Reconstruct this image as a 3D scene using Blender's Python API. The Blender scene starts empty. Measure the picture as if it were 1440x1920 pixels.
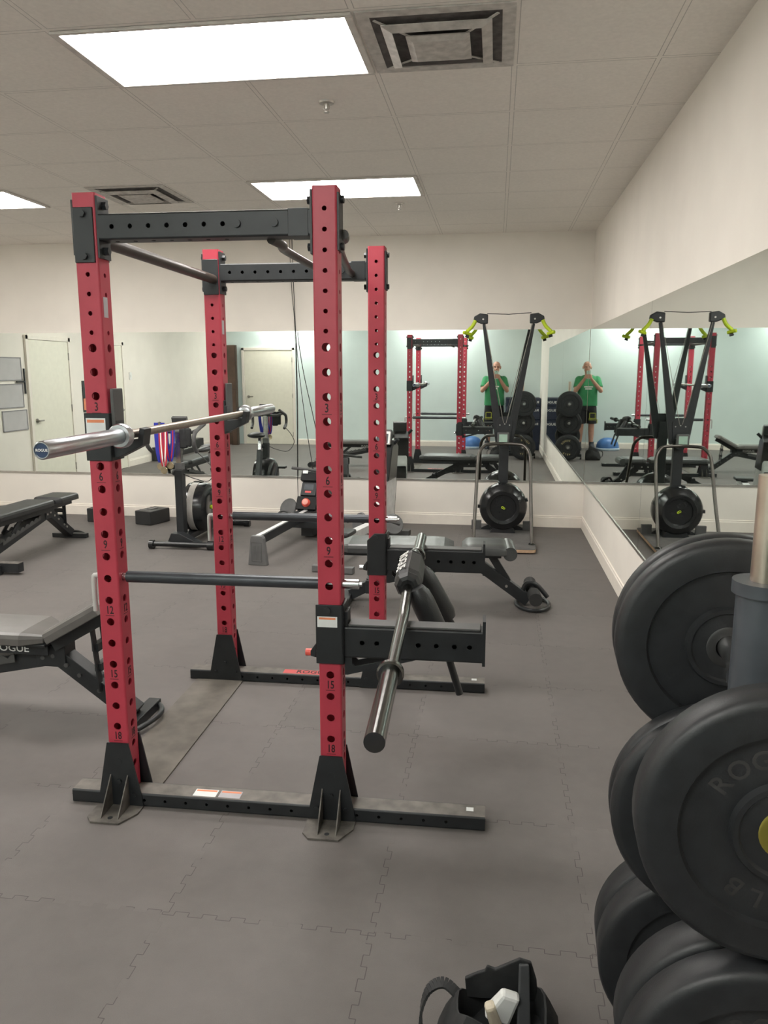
import bpy, bmesh, math, random
from mathutils import Vector, Matrix, Euler
random.seed(7)
S = bpy.context.scene
C = S.collection
PI = math.pi
# ------------------------------------------------------------------ camera
H = 1.56
FPX = 1450.0
pitch = math.atan(263 / FPX)
yaw = math.atan(211 / math.hypot(FPX, 263))
cam = bpy.data.cameras.new('camera')
co = bpy.data.objects.new('camera', cam)
C.objects.link(co)
co.location = (0, 0, H)
co.rotation_euler = Euler((PI / 2 - pitch, 0, yaw), 'XYZ')
cam.sensor_fit = 'VERTICAL'
cam.sensor_height = 36.0
cam.lens = 36.0 * FPX / 1920.0
cam.clip_start = 0.05
S.camera = co
# ------------------------------------------------------------------ world, exposure
w = bpy.data.worlds.new('world')
S.world = w
w.use_nodes = True
w.node_tree.nodes['Background'].inputs[0].default_value = (0.75, 0.9, 1.0, 1)
w.node_tree.nodes['Background'].inputs[1].default_value = 0.05
S.view_settings.view_transform = 'Standard'
S.view_settings.look = 'None'
S.view_settings.gamma = 1.0
S.view_settings.use_curve_mapping = False
S.view_settings.exposure = 1.2
LAMP = 12.0            # radiance of the ceiling light diffusers
LAMP_COL = (1.0, 0.965, 0.92)

# ------------------------------------------------------------------ materials
MATS = {}
def mat(name, col, rough=0.5, metal=0.0, var=0.12, scale=14.0, bump=0.0, bscale=200.0, spec=0.5, coat=0.0, rvar=0.0):
    m = bpy.data.materials.new(name)
    m.use_nodes = True
    nt = m.node_tree
    b = nt.nodes['Principled BSDF']
    tc = nt.nodes.new('ShaderNodeTexCoord')
    nz = nt.nodes.new('ShaderNodeTexNoise')
    nz.inputs['Scale'].default_value = scale
    nz.inputs['Detail'].default_value = 4
    nt.links.new(tc.outputs['Object'], nz.inputs['Vector'])
    rp = nt.nodes.new('ShaderNodeValToRGB')
    lo = [max(0, c * (1 - var)) for c in col]
    hi = [min(1, c * (1 + var)) for c in col]
    rp.color_ramp.elements[0].position = 0.3
    rp.color_ramp.elements[1].position = 0.7
    rp.color_ramp.elements[0].color = (*lo, 1)
    rp.color_ramp.elements[1].color = (*hi, 1)
    nt.links.new(nz.outputs['Fac'], rp.inputs['Fac'])
    nt.links.new(rp.outputs['Color'], b.inputs['Base Color'])
    b.inputs['Roughness'].default_value = rough
    b.inputs['Metallic'].default_value = metal
    b.inputs['Specular IOR Level'].default_value = spec
    b.inputs['Coat Weight'].default_value = coat
    if rvar:
        mr = nt.nodes.new('ShaderNodeMapRange')
        mr.inputs['To Min'].default_value = max(0.02, rough - rvar)
        mr.inputs['To Max'].default_value = min(1, rough + rvar)
        nt.links.new(nz.outputs['Fac'], mr.inputs['Value'])
        nt.links.new(mr.outputs['Result'], b.inputs['Roughness'])
    if bump:
        n2 = nt.nodes.new('ShaderNodeTexNoise')
        n2.inputs['Scale'].default_value = bscale
        nt.links.new(tc.outputs['Object'], n2.inputs['Vector'])
        bp = nt.nodes.new('ShaderNodeBump')
        bp.inputs['Strength'].default_value = bump
        bp.inputs['Distance'].default_value = 0.002
        nt.links.new(n2.outputs['Fac'], bp.inputs['Height'])
        nt.links.new(bp.outputs['Normal'], b.inputs['Normal'])
    MATS[name] = m
    return m

RED = mat('red_powder_coat', (0.43, 0.040, 0.066), 0.42, var=0.05, bump=0.05, bscale=600)
BLACK = mat('black_powder_coat', (0.016, 0.018, 0.020), 0.45, bump=0.06, bscale=500, var=0.2)
BLACKG = mat('gloss_black_plastic', (0.012, 0.013, 0.014), 0.22, var=0.1)
DUSTY = mat('dusty_black_steel', (0.11, 0.10, 0.088), 0.7, var=0.45, scale=22)
RAILTOP = mat('dusty_rail_top', (0.150, 0.138, 0.122), 0.65, var=0.3, scale=18)
SHEEN = mat('dusty_painted_sheen_vinyl', (0.12, 0.113, 0.106), 0.34, var=0.1, bump=0.1, bscale=260)  # paler base colour paints in the ceiling sheen, along with dust
FLATBAR = mat('scuffed_flat_steel', (0.118, 0.105, 0.088), 0.6, var=0.3, scale=9)
NUM = mat('black_number_ink', (0.02, 0.006, 0.008), 0.6)
CHROME = mat('satin_chrome', (0.62, 0.62, 0.62), 0.24, metal=1.0, var=0.06, scale=40, rvar=0.08)
SLEEVE = mat('zinc_sleeve', (0.52, 0.53, 0.55), 0.28, metal=1.0, var=0.06, scale=30)
BARE = mat('knurled_bare_steel', (0.36, 0.31, 0.26), 0.38, metal=1.0, var=0.12, scale=120)
BLKCHROME = mat('black_chrome', (0.13, 0.13, 0.125), 0.22, metal=1.0, var=0.1, scale=30)
VINYL = mat('black_vinyl', (0.022, 0.023, 0.024), 0.42, var=0.15, bump=0.25, bscale=260)
VINYLG = mat('grey_sheen_vinyl', (0.05, 0.052, 0.052), 0.36, var=0.15, bump=0.2, bscale=260)
RUBBER = mat('bumper_rubber', (0.017, 0.0185, 0.0205), 0.46, var=0.2, scale=30, bump=0.15, bscale=300)
RUBTXT = mat('worn_raised_lettering', (0.032, 0.031, 0.031), 0.6, var=0.3)
YELTXT = mat('yellow_lettering', (0.55, 0.45, 0.22), 0.6)
FOAM = mat('grip_foam', (0.02, 0.02, 0.02), 0.8)
WHITE = mat('white_print', (0.8, 0.8, 0.78), 0.6, var=0.03)
LBL = mat('white_label', (0.72, 0.74, 0.73), 0.5, var=0.05)
LBLGREY = mat('grey_label', (0.42, 0.40, 0.42), 0.5, var=0.1)
ORANGE = mat('orange_label_print', (0.75, 0.25, 0.12), 0.5)
RLBL = mat('red_label_print', (0.6, 0.08, 0.08), 0.5)
REDPIN = mat('red_plastic_knob', (0.75, 0.10, 0.07), 0.4)
GREEN = mat('neon_green_grip', (0.48, 0.62, 0.02), 0.5)
LCD = mat('grey_green_lcd', (0.33, 0.46, 0.38), 0.3)
LCDB = mat('dark_lcd', (0.09, 0.10, 0.11), 0.2)
GREYP = mat('grey_plastic', (0.13, 0.13, 0.13), 0.45)
GREYL = mat('silver_grey_plastic', (0.70, 0.70, 0.70), 0.35)
GREYM = mat('dark_grey_plastic', (0.075, 0.075, 0.074), 0.5)
WOOD = mat('birch_ply_edge', (0.50, 0.34, 0.22), 0.55, var=0.2, scale=30)
PLATF = mat('grey_platform_grip', (0.11, 0.105, 0.10), 0.75, var=0.2)
CABLE = mat('black_cable', (0.02, 0.02, 0.02), 0.5)
BLUE = mat('royal_blue_ribbon', (0.02, 0.03, 0.38), 0.6)
RIBR = mat('red_ribbon', (0.5, 0.02, 0.04), 0.6)
GOLD = mat('antique_medal_metal', (0.45, 0.38, 0.26), 0.35, metal=1.0)
NAVY = mat('navy_foam_cover', (0.012, 0.020, 0.045), 0.5, var=0.2)
BOSU = mat('blue_balance_dome', (0.06, 0.17, 0.42), 0.45)
BROWN = mat('dark_brown_panel', (0.105, 0.062, 0.042), 0.5, var=0.25, scale=4)
DOORM = mat('cream_door_paint', (0.80, 0.77, 0.66), 0.5, var=0.03)
TRIM = mat('cream_trim_paint', (0.84, 0.78, 0.70), 0.5, var=0.03)
WALL = mat('warm_white_wall_paint', (0.84, 0.79, 0.72), 0.75, var=0.03, scale=3, bump=0.05, bscale=400)
AQUA = mat('pale_aqua_wall_paint', (0.70, 0.81, 0.79), 0.75, var=0.03, scale=3, bump=0.05, bscale=400)
SILVER = mat('aluminium_channel', (0.55, 0.53, 0.50), 0.35, metal=1.0)
NICKEL = mat('door_handle_nickel', (0.35, 0.33, 0.30), 0.3, metal=1.0)
VENTM = mat('dusty_white_vent', (0.52, 0.49, 0.455), 0.7, var=0.2, scale=25)
VENTD = mat('vent_dark_gap', (0.10, 0.09, 0.085), 0.9, var=0.4, scale=20)
FIXT = mat('light_fixture_frame', (0.6, 0.56, 0.52), 0.5)
SKIN = mat('skin', (0.50, 0.27, 0.19), 0.55, var=0.08, scale=20)
SHIRT = mat('green_tshirt_cotton', (0.045, 0.27, 0.11), 0.85, var=0.12, scale=12, bump=0.2, bscale=30)
SHORTS = mat('black_sport_shorts', (0.016, 0.017, 0.019), 0.8, var=0.2)
YGREEN = mat('yellow_green_print', (0.45, 0.5, 0.08), 0.7)
SHOE = mat('dark_shoes', (0.025, 0.03, 0.04), 0.7)
PHONE = mat('mint_phone_case', (0.45, 0.62, 0.52), 0.4)
BAG = mat('black_nylon_bag', (0.018, 0.019, 0.02), 0.65, var=0.3, scale=25, bump=0.3, bscale=60)
PAPER = mat('grey_poster_paper', (0.52, 0.50, 0.50), 0.6, var=0.05, scale=6)
CREAMP = mat('cream_packet', (0.66, 0.58, 0.45), 0.5, var=0.1)

def mirror_mat():
    m = bpy.data.materials.new('mirror_glass')
    m.use_nodes = True
    nt = m.node_tree
    b = nt.nodes['Principled BSDF']
    b.inputs['Metallic'].default_value = 1.0
    b.inputs['Roughness'].default_value = 0.012
    tc = nt.nodes.new('ShaderNodeTexCoord')
    nz = nt.nodes.new('ShaderNodeTexNoise')
    nz.inputs['Scale'].default_value = 2.0
    nt.links.new(tc.outputs['Object'], nz.inputs['Vector'])
    rp = nt.nodes.new('ShaderNodeValToRGB')
    rp.color_ramp.elements[0].color = (0.80, 0.86, 0.83, 1)
    rp.color_ramp.elements[1].color = (0.83, 0.88, 0.85, 1)
    nt.links.new(nz.outputs['Fac'], rp.inputs['Fac'])
    nt.links.new(rp.outputs['Color'], b.inputs['Base Color'])
    return m
MIRROR = mirror_mat()

def diffuser_mat():
    m = bpy.data.materials.new('lit_acrylic_diffuser')
    m.use_nodes = True
    nt = m.node_tree
    nt.nodes.clear()
    o = nt.nodes.new('ShaderNodeOutputMaterial')
    e = nt.nodes.new('ShaderNodeEmission')
    e.inputs['Color'].default_value = (*LAMP_COL, 1)
    e.inputs['Strength'].default_value = LAMP
    nt.links.new(e.outputs[0], o.inputs['Surface'])
    return m
DIFF = diffuser_mat()

def nmath(nt, op, a, b=None, c=None):
    n = nt.nodes.new('ShaderNodeMath')
    n.operation = op
    for i, v in enumerate((a, b, c)):
        if v is None:
            continue
        if isinstance(v, (int, float)):
            n.inputs[i].default_value = v
        else:
            nt.links.new(v, n.inputs[i])
    return n.outputs[0]

def floor_mat():
    m = bpy.data.materials.new('interlocking_rubber_tiles')
    m.use_nodes = True
    nt = m.node_tree
    b = nt.nodes['Principled BSDF']
    tc = nt.nodes.new('ShaderNodeTexCoord')
    sp = nt.nodes.new('ShaderNodeSeparateXYZ')
    nt.links.new(tc.outputs['Object'], sp.inputs[0])
    x, y = sp.outputs[0], sp.outputs[1]
    P, A, T = 0.085, 0.0085, 0.61
    def seam(u, v, u0):
        sv = nmath(nt, 'SINE', nmath(nt, 'MULTIPLY', v, 2 * PI / P))
        sg = nmath(nt, 'MULTIPLY', nmath(nt, 'SIGN', sv), A)
        f = nmath(nt, 'SUBTRACT', u, u0 - T / 2)
        base = nmath(nt, 'SUBTRACT', nmath(nt, 'FLOORED_MODULO', f, T), T / 2)
        d = nmath(nt, 'ABSOLUTE', nmath(nt, 'ADD', base, sg))
        l1 = nmath(nt, 'LESS_THAN', d, 0.0013)
        l2 = nmath(nt, 'MULTIPLY', nmath(nt, 'LESS_THAN', nmath(nt, 'ABSOLUTE', base), A),
                   nmath(nt, 'LESS_THAN', nmath(nt, 'ABSOLUTE', sv), 0.10))
        cell = nmath(nt, 'FLOOR', nmath(nt, 'DIVIDE', nmath(nt, 'ADD', nmath(nt, 'SUBTRACT', u, u0), sg), T))
        return nmath(nt, 'MAXIMUM', l1, l2), cell
    s1, c1 = seam(x, y, 0.30)
    s2, c2 = seam(y, x, 1.91)
    line = nmath(nt, 'MAXIMUM', s1, s2)
    cv = nt.nodes.new('ShaderNodeCombineXYZ')
    nt.links.new(c1, cv.inputs[0]); nt.links.new(c2, cv.inputs[1])
    wn = nt.nodes.new('ShaderNodeTexWhiteNoise')
    wn.noise_dimensions = '2D'
    nt.links.new(cv.outputs[0], wn.inputs['Vector'])
    def noise(scale, detail=5, rough=0.6):
        n = nt.nodes.new('ShaderNodeTexNoise')
        n.inputs['Scale'].default_value = scale
        n.inputs['Detail'].default_value = detail
        n.inputs['Roughness'].default_value = rough
        nt.links.new(tc.outputs['Object'], n.inputs['Vector'])
        return n.outputs['Fac']
    n1, n2, n3 = noise(2.2), noise(14.0), noise(420.0, 2)
    br = nmath(nt, 'ADD', 0.62, nmath(nt, 'MULTIPLY', n1, 0.34))
    br = nmath(nt, 'ADD', br, nmath(nt, 'MULTIPLY', n2, 0.22))
    br = nmath(nt, 'ADD', br, nmath(nt, 'MULTIPLY', n3, 0.22))
    br = nmath(nt, 'ADD', br, nmath(nt, 'MULTIPLY', wn.outputs['Value'], 0.09))
    thin = nmath(nt, 'MULTIPLY', nmath(nt, 'GREATER_THAN', noise(3.1, 3), 0.47), 0.55)
    br = nmath(nt, 'MULTIPLY', br, nmath(nt, 'SUBTRACT', 1.0, nmath(nt, 'MULTIPLY', line, nmath(nt, 'ADD', nmath(nt, 'MULTIPLY', thin, 0.75), 0.06))))
    mx = nt.nodes.new('ShaderNodeVectorMath')
    mx.operation = 'SCALE'
    mx.inputs[0].default_value = (0.131, 0.119, 0.112)
    nt.links.new(br, mx.inputs['Scale'])
    nt.links.new(mx.outputs[0], b.inputs['Base Color'])
    b.inputs['Roughness'].default_value = 0.62
    b.inputs['Specular IOR Level'].default_value = 0.35
    bp = nt.nodes.new('ShaderNodeBump')
    bp.inputs['Strength'].default_value = 0.25
    bp.inputs['Distance'].default_value = 0.002
    nt.links.new(nmath(nt, 'SUBTRACT', n3, nmath(nt, 'MULTIPLY', line, 1.5)), bp.inputs['Height'])
    nt.links.new(bp.outputs['Normal'], b.inputs['Normal'])
    return m

CT, CX0, CY0 = 0.61, 0.044, 3.72
def ceil_mat():
    m = bpy.data.materials.new('acoustic_ceiling_tiles')
    m.use_nodes = True
    nt = m.node_tree
    b = nt.nodes['Principled BSDF']
    tc = nt.nodes.new('ShaderNodeTexCoord')
    sp = nt.nodes.new('ShaderNodeSeparateXYZ')
    nt.links.new(tc.outputs['Object'], sp.inputs[0])
    def grid(u, u0, T):
        f = nmath(nt, 'SUBTRACT', u, u0 - T / 2)
        return nmath(nt, 'ABSOLUTE', nmath(nt, 'SUBTRACT', nmath(nt, 'FLOORED_MODULO', f, T), T / 2))
    dx = grid(sp.outputs[0], CX0, CT)
    dy = grid(sp.outputs[1], CY0, 0.615)
    d = nmath(nt, 'MINIMUM', dx, dy)
    edge = nmath(nt, 'MULTIPLY', nmath(nt, 'GREATER_THAN', d, 0.0095), nmath(nt, 'LESS_THAN', d, 0.013))
    nz = nt.nodes.new('ShaderNodeTexNoise')
    nz.inputs['Scale'].default_value = 55
    nz.inputs['Detail'].default_value = 6
    nt.links.new(tc.outputs['Object'], nz.inputs['Vector'])
    nb = nt.nodes.new('ShaderNodeTexNoise')
    nb.inputs['Scale'].default_value = 1.7
    nt.links.new(tc.outputs['Object'], nb.inputs['Vector'])
    br = nmath(nt, 'ADD', 0.84, nmath(nt, 'MULTIPLY', nz.outputs['Fac'], 0.2))
    br = nmath(nt, 'ADD', br, nmath(nt, 'MULTIPLY', nb.outputs['Fac'], 0.1))
    edge_dark = nmath(nt, 'ADD', 0.12, nmath(nt, 'MULTIPLY', nb.outputs['Fac'], 0.5))  # uneven darkening of the tile edge lines
    br = nmath(nt, 'MULTIPLY', br, nmath(nt, 'SUBTRACT', 1.0, nmath(nt, 'MULTIPLY', edge, edge_dark)))
    mx = nt.nodes.new('ShaderNodeVectorMath')
    mx.operation = 'SCALE'
    mx.inputs[0].default_value = (0.82, 0.775, 0.72)
    nt.links.new(br, mx.inputs['Scale'])
    nt.links.new(mx.outputs[0], b.inputs['Base Color'])
    b.inputs['Roughness'].default_value = 0.9
    bp = nt.nodes.new('ShaderNodeBump')
    bp.inputs['Strength'].default_value = 0.3
    bp.inputs['Distance'].default_value = 0.003
    tile = nmath(nt, 'GREATER_THAN', d, 0.0115)
    nt.links.new(nmath(nt, 'ADD', nmath(nt, 'MULTIPLY', nz.outputs['Fac'], 0.4), tile), bp.inputs['Height'])
    nt.links.new(bp.outputs['Normal'], b.inputs['Normal'])
    return m
FLOORM, CEILM = floor_mat(), ceil_mat()

# ------------------------------------------------------------------ mesh helpers
def basis(axis):
    a = Vector(axis).normalized()
    u = a.orthogonal().normalized() if abs(a.z) > 0.95 else Vector((0, 0, 1)).cross(a).normalized()
    return u, a.cross(u), a

_txt = {}
def text_data(s):
    if s not in _txt:
        cu = bpy.data.curves.new('t', 'FONT')
        cu.body = s
        cu.align_x = 'CENTER'
        cu.align_y = 'CENTER'
        cu.size = 1.0
        cu.extrude = 0.01
        cu.offset = 0.012
        cu.resolution_u = 3
        o = bpy.data.objects.new('t', cu)
        C.objects.link(o)
        dg = bpy.context.evaluated_depsgraph_get()
        me = bpy.data.meshes.new_from_object(o.evaluated_get(dg))
        _txt[s] = ([v.co.copy() for v in me.vertices], [tuple(p.vertices) for p in me.polygons])
        bpy.data.objects.remove(o)
        bpy.data.meshes.remove(me)
        bpy.data.curves.remove(cu)
    return _txt[s]

class MB:
    def __init__(s):
        s.v, s.f, s.m, s.s = [], [], [], []
    def add(s, vs, fs, mi=0, smooth=False, M=None):
        k = len(s.v)
        for p in vs:
            p = Vector(p)
            s.v.append(M @ p if M is not None else p)
        for f in fs:
            s.f.append(tuple(i + k for i in f)); s.m.append(mi); s.s.append(smooth)
        return s
    def box(s, c, d, rot=None, mi=0, taper=1.0):
        x, y, z = d[0] / 2, d[1] / 2, d[2] / 2
        t = taper
        vs = [(-x, -y, -z), (x, -y, -z), (x, y, -z), (-x, y, -z), (-x * t, -y * t, z), (x * t, -y * t, z), (x * t, y * t, z), (-x * t, y * t, z)]
        M = Matrix.Translation(c)
        if rot is not None:
            M = M @ Euler(rot).to_matrix().to_4x4()
        return s.add(vs, [(0, 3, 2, 1), (4, 5, 6, 7), (0, 1, 5, 4), (1, 2, 6, 5), (2, 3, 7, 6), (3, 0, 4, 7)], mi, False, M)
    def b2(s, lo, hi, mi=0):
        return s.box([(a + b) / 2 for a, b in zip(lo, hi)], [abs(b - a) for a, b in zip(lo, hi)], None, mi)
    def beam(s, p0, p1, wd, ht, mi=0, side=None, w1=None, h1=None):
        p0, p1 = Vector(p0), Vector(p1)
        a = (p1 - p0).normalized()
        u = Vector(side).normalized() if side is not None else (Vector((0, 0, 1)).cross(a).normalized() if abs(a.z) < 0.99 else Vector((1, 0, 0)))
        v = a.cross(u).normalized()
        u = v.cross(a).normalized()
        w1 = wd if w1 is None else w1
        h1 = ht if h1 is None else h1
        vs = []
        for p, ww, hh in ((p0, wd, ht), (p1, w1, h1)):
            for i, j in ((-1, -1), (1, -1), (1, 1), (-1, 1)):
                vs.append(p + u * i * ww / 2 + v * j * hh / 2)
        return s.add(vs, [(0, 3, 2, 1), (4, 5, 6, 7), (0, 1, 5, 4), (1, 2, 6, 5), (2, 3, 7, 6), (3, 0, 4, 7)], mi)
    def cyl(s, p0, p1, r, r1=None, n=20, mi=0, caps=True):
        p0, p1 = Vector(p0), Vector(p1)
        r1 = r if r1 is None else r1
        u, v, a = basis(p1 - p0)
        vs = [p + (u * math.cos(2 * PI * i / n) + v * math.sin(2 * PI * i / n)) * rr for p, rr in ((p0, r), (p1, r1)) for i in range(n)]
        s.add(vs, [(i, (i + 1) % n, n + (i + 1) % n, n + i) for i in range(n)], mi, True)
        if caps:
            s.add(vs, [tuple(reversed(range(n))), tuple(range(n, 2 * n))], mi)
        return s
    def tube(s, pts, r, n=10, mi=0, closed=False, caps=True):
        pts = [Vector(p) for p in pts]
        rr = r if isinstance(r, (list, tuple)) else [r] * len(pts)
        L = len(pts)
        u = None
        rings = []
        for i, p in enumerate(pts):
            if closed:
                t = pts[(i + 1) % L] - pts[i - 1]
            else:
                t = pts[min(i + 1, L - 1)] - pts[max(i - 1, 0)]
            t.normalize()
            if u is None:
                u = t.orthogonal().normalized()
            u = (u - t * u.dot(t)).normalized()
            v = t.cross(u)
            rings.append([p + (u * math.cos(2 * PI * k / n) + v * math.sin(2 * PI * k / n)) * rr[i] for k in range(n)])
        vs = [q for rg in rings for q in rg]
        fs = []
        for i in range(L if closed else L - 1):
            j = (i + 1) % L
            fs += [(i * n + k, i * n + (k + 1) % n, j * n + (k + 1) % n, j * n + k) for k in range(n)]
        s.add(vs, fs, mi, True)
        if caps and not closed:
            s.add(rings[0], [tuple(reversed(range(n)))], mi)
            s.add(rings[-1], [tuple(range(n))], mi)
        return s
    def lathe(s, prof, o, axis, n=40, mi=0, smooth=True, close=False):
        o = Vector(o)
        u, v, a = basis(axis)
        vs = []
        for r, h in prof:
            for k in range(n):
                t = 2 * PI * k / n
                vs.append(o + a * h + (u * math.cos(t) + v * math.sin(t)) * max(r, 1e-5))
        L = len(prof)
        fs = []
        for i in range(L if close else L - 1):
            j = (i + 1) % L
            fs += [(i * n + k, i * n + (k + 1) % n, j * n + (k + 1) % n, j * n + k) for k in range(n)]
        return s.add(vs, fs, mi, smooth)
    def prism(s, poly, M, depth, mi=0):
        n = len(poly)
        vs = [(x, y, 0) for x, y in poly] + [(x, y, depth) for x, y in poly]
        fs = [tuple(reversed(range(n))), tuple(range(n, 2 * n))] + [(i, (i + 1) % n, n + (i + 1) % n, n + i) for i in range(n)]
        return s.add(vs, fs, mi, False, M)
    def ell(s, c, r, n=18, m=10, mi=0, rot=None, zmin=-1.0):
        vs, fs = [], []
        for i in range(m + 1):
            ph = -PI / 2 + PI * i / m
            for k in range(n):
                t = 2 * PI * k / n
                zz = max(math.sin(ph), zmin)
                vs.append((r[0] * math.cos(ph) * math.cos(t), r[1] * math.cos(ph) * math.sin(t), r[2] * zz))
        for i in range(m):
            fs += [(i * n + k, i * n + (k + 1) % n, (i + 1) * n + (k + 1) % n, (i + 1) * n + k) for k in range(n)]
        M = Matrix.Translation(c)
        if rot is not None:
            M = M @ Euler(rot).to_matrix().to_4x4()
        return s.add(vs, fs, mi, True, M)
    def text(s, st, M, size, mi=0, stretch=1.0, shear=0.0):
        vs, fs = text_data(st)
        return s.add([Vector((p.x * stretch * size, p.y * size, p.z * 0.04)) for p in vs], fs, mi, False, M)
    def plate(s, wd, L, holes, t, M, mi=0):
        """sheet wd x L (x centred, y 0..L, outer face z=0) pierced by round holes [(y, r)]"""
        cuts, fs_v, y0 = [], [], 0.0
        hs = sorted(holes)
        def quad(ya, yb):
            if yb - ya < 1e-6:
                return
            x = wd / 2
            s.add([(-x, ya, 0), (x, ya, 0), (x, yb, 0), (-x, yb, 0)], [(0, 1, 2, 3)], mi, False, M)
            s.add([(-x, ya, -t), (x, ya, -t), (x, yb, -t), (-x, yb, -t)], [(3, 2, 1, 0)], mi, False, M)
        for i, (yc, r) in enumerate(hs):
            lo = hs[i - 1][0] if i else 0.0
            hi = hs[i + 1][0] if i + 1 < len(hs) else L
            h = min(r * 1.6, ((yc - lo) / 2 if i else yc), ((hi - yc) / 2 if i + 1 < len(hs) else L - yc))
            quad(y0, yc - h)
            x = wd / 2
            ca = math.atan2(h, x)
            ang = sorted([2 * PI * k / 16 for k in range(16)] + [ca, PI - ca, PI + ca, 2 * PI - ca])
            n = len(ang)
            inn = [(r * math.cos(a), yc + r * math.sin(a)) for a in ang]
            out = []
            for a in ang:
                c_, s_ = math.cos(a), math.sin(a)
                k = min(x / abs(c_) if abs(c_) > 1e-9 else 1e9, h / abs(s_) if abs(s_) > 1e-9 else 1e9)
                out.append((k * c_, yc + k * s_))
            vs = [(p[0], p[1], 0) for p in inn] + [(p[0], p[1], 0) for p in out] + [(p[0], p[1], -t) for p in inn] + [(p[0], p[1], -t) for p in out]
            f1 = [(k, n + k, n + (k + 1) % n, (k + 1) % n) for k in range(n)]
            f2 = [(2 * n + (k + 1) % n, 3 * n + (k + 1) % n, 3 * n + k, 2 * n + k) for k in range(n)]
            f3 = [(k, (k + 1) % n, 2 * n + (k + 1) % n, 2 * n + k) for k in range(n)]
            s.add(vs, f1 + f2 + f3, mi, False, M)
            y0 = yc + h
        quad(y0, L)
        return s
    def sqtube(s, p0, p1, wd, ht, up, h_side=(), h_top=(), t=0.005, c=0.006, mi=0, topmi=None, caps=True):
        """square tube along p0->p1; 'up' gives the top direction; holes on the two side faces and the top/bottom faces"""
        p0, p1 = Vector(p0), Vector(p1)
        a = (p1 - p0)
        L = a.length
        a.normalize()
        upv = Vector(up)
        upv = (upv - a * upv.dot(a)).normalized()
        sd = a.cross(upv)
        for nrm, width, off, hh, m_ in ((sd, ht, wd / 2, h_side, mi), (-sd, ht, wd / 2, h_side, mi),
                                        (upv, wd, ht / 2, h_top, mi if topmi is None else topmi), (-upv, wd, ht / 2, h_top, mi)):
            x = a.cross(nrm)
            M = Matrix(((x.x, a.x, nrm.x, 0), (x.y, a.y, nrm.y, 0), (x.z, a.z, nrm.z, 0), (0, 0, 0, 1)))
            M = Matrix.Translation(p0 + nrm * off) @ M
            s.plate(width - 2 * c, L, list(hh), t, M, m_)
        for i, j in ((1, 1), (1, -1), (-1, 1), (-1, -1)):
            arc = []
            for k in range(4):
                th = PI / 2 * k / 3
                arc.append(sd * i * (wd / 2 - c + c * math.cos(th)) + upv * j * (ht / 2 - c + c * math.sin(th)))
            vs = [p0 + q for q in arc] + [p1 + q for q in arc]
            s.add(vs, [(k, k + 1, 5 + k, 4 + k) for k in range(3)], mi, True)
        if caps:
            for p in (p0 + a * 0.0005, p1 - a * 0.0005):
                s.beam(p - a * 0.0004, p + a * 0.0004, wd - 0.002, ht - 0.002, mi, side=sd)
        return s
    def build(s, name, mats, parent=None, world=False, bevel=0.0, loc=None):
        me = bpy.data.meshes.new(name)
        vs = s.v
        if world and parent is not None:
            p = parent
            off = Vector((0, 0, 0))
            while p is not None:
                off = off + p.location
                p = p.parent
            vs = [v - off for v in vs]
        if loc is not None:
            vs = [v - Vector(loc) for v in vs]
        me.from_pydata([tuple(v) for v in vs], [], s.f)
        me.polygons.foreach_set('material_index', s.m)
        me.polygons.foreach_set('use_smooth', s.s)
        for m_ in (mats if isinstance(mats, (list, tuple)) else [mats]):
            me.materials.append(m_)
        me.update()
        if any(s.s):
            me.set_sharp_from_angle(angle=math.radians(40))
        o = bpy.data.objects.new(name, me)
        C.objects.link(o)
        if parent is not None:
            o.parent = parent
        if loc is not None:
            o.location = loc
        if bevel:
            bv = o.modifiers.new('bevel', 'BEVEL')
            bv.width = bevel
            bv.segments = 2
            bv.limit_method = 'ANGLE'
            bv.angle_limit = math.radians(50)
            bv.use_clamp_overlap = True
        return o

def arcpts(c, r, a0, a1, n, u=(1, 0, 0), v=(0, 0, 1)):
    c, u, v = Vector(c), Vector(u), Vector(v)
    return [c + u * r * math.cos(a0 + (a1 - a0) * i / n) + v * r * math.sin(a0 + (a1 - a0) * i / n) for i in range(n + 1)]
def smooth_path(pts, n=5):
    pts = [Vector(p) for p in pts]
    P = [pts[0]] + pts + [pts[-1]]
    out = []
    for i in range(1, len(P) - 2):
        p0, p1, p2, p3 = P[i - 1:i + 3]
        for k in range(n):
            t = k / n
            out.append(0.5 * ((2 * p1) + (p2 - p0) * t + (2 * p0 - 5 * p1 + 4 * p2 - p3) * t * t + (3 * p1 - p0 - 3 * p2 + p3) * t ** 3))
    out.append(pts[-1])
    return out
def thing(name, label, cat, loc=(0, 0, 0), rz=0.0, group=None):
    o = bpy.data.objects.new(name, None)
    C.objects.link(o)
    o.empty_display_size = 0.1
    o.location = loc
    o.rotation_euler = (0, 0, rz)
    return tag(o, label, cat, group)
def tag(o, label, cat, group=None):
    o['label'] = label
    o['category'] = cat
    if group:
        o['group'] = group
    return o
def struct(name, mb, m, **k):
    o = mb.build(name, m, **k)
    o['kind'] = 'structure'
    return o
def dup(root, loc, rz, label, group=None, name=None):
    r = root.copy(); C.objects.link(r)
    r.location = loc; r.rotation_euler = (0, 0, rz)
    r['label'] = label
    if group:
        r['group'] = group
    for ch in list(root.children):
        c = ch.copy(); C.objects.link(c); c.parent = r
        for g in ch.children:
            d = g.copy(); C.objects.link(d); d.parent = c
    return r
def face_M(o, right, up):
    """text plane: x = right, y = up, z = outward normal"""
    r, u = Vector(right).normalized(), Vector(up).normalized()
    n = r.cross(u)
    return Matrix.Translation(o) @ Matrix(((r.x, u.x, n.x, 0), (r.y, u.y, n.y, 0), (r.z, u.z, n.z, 0), (0, 0, 0, 1)))

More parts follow.
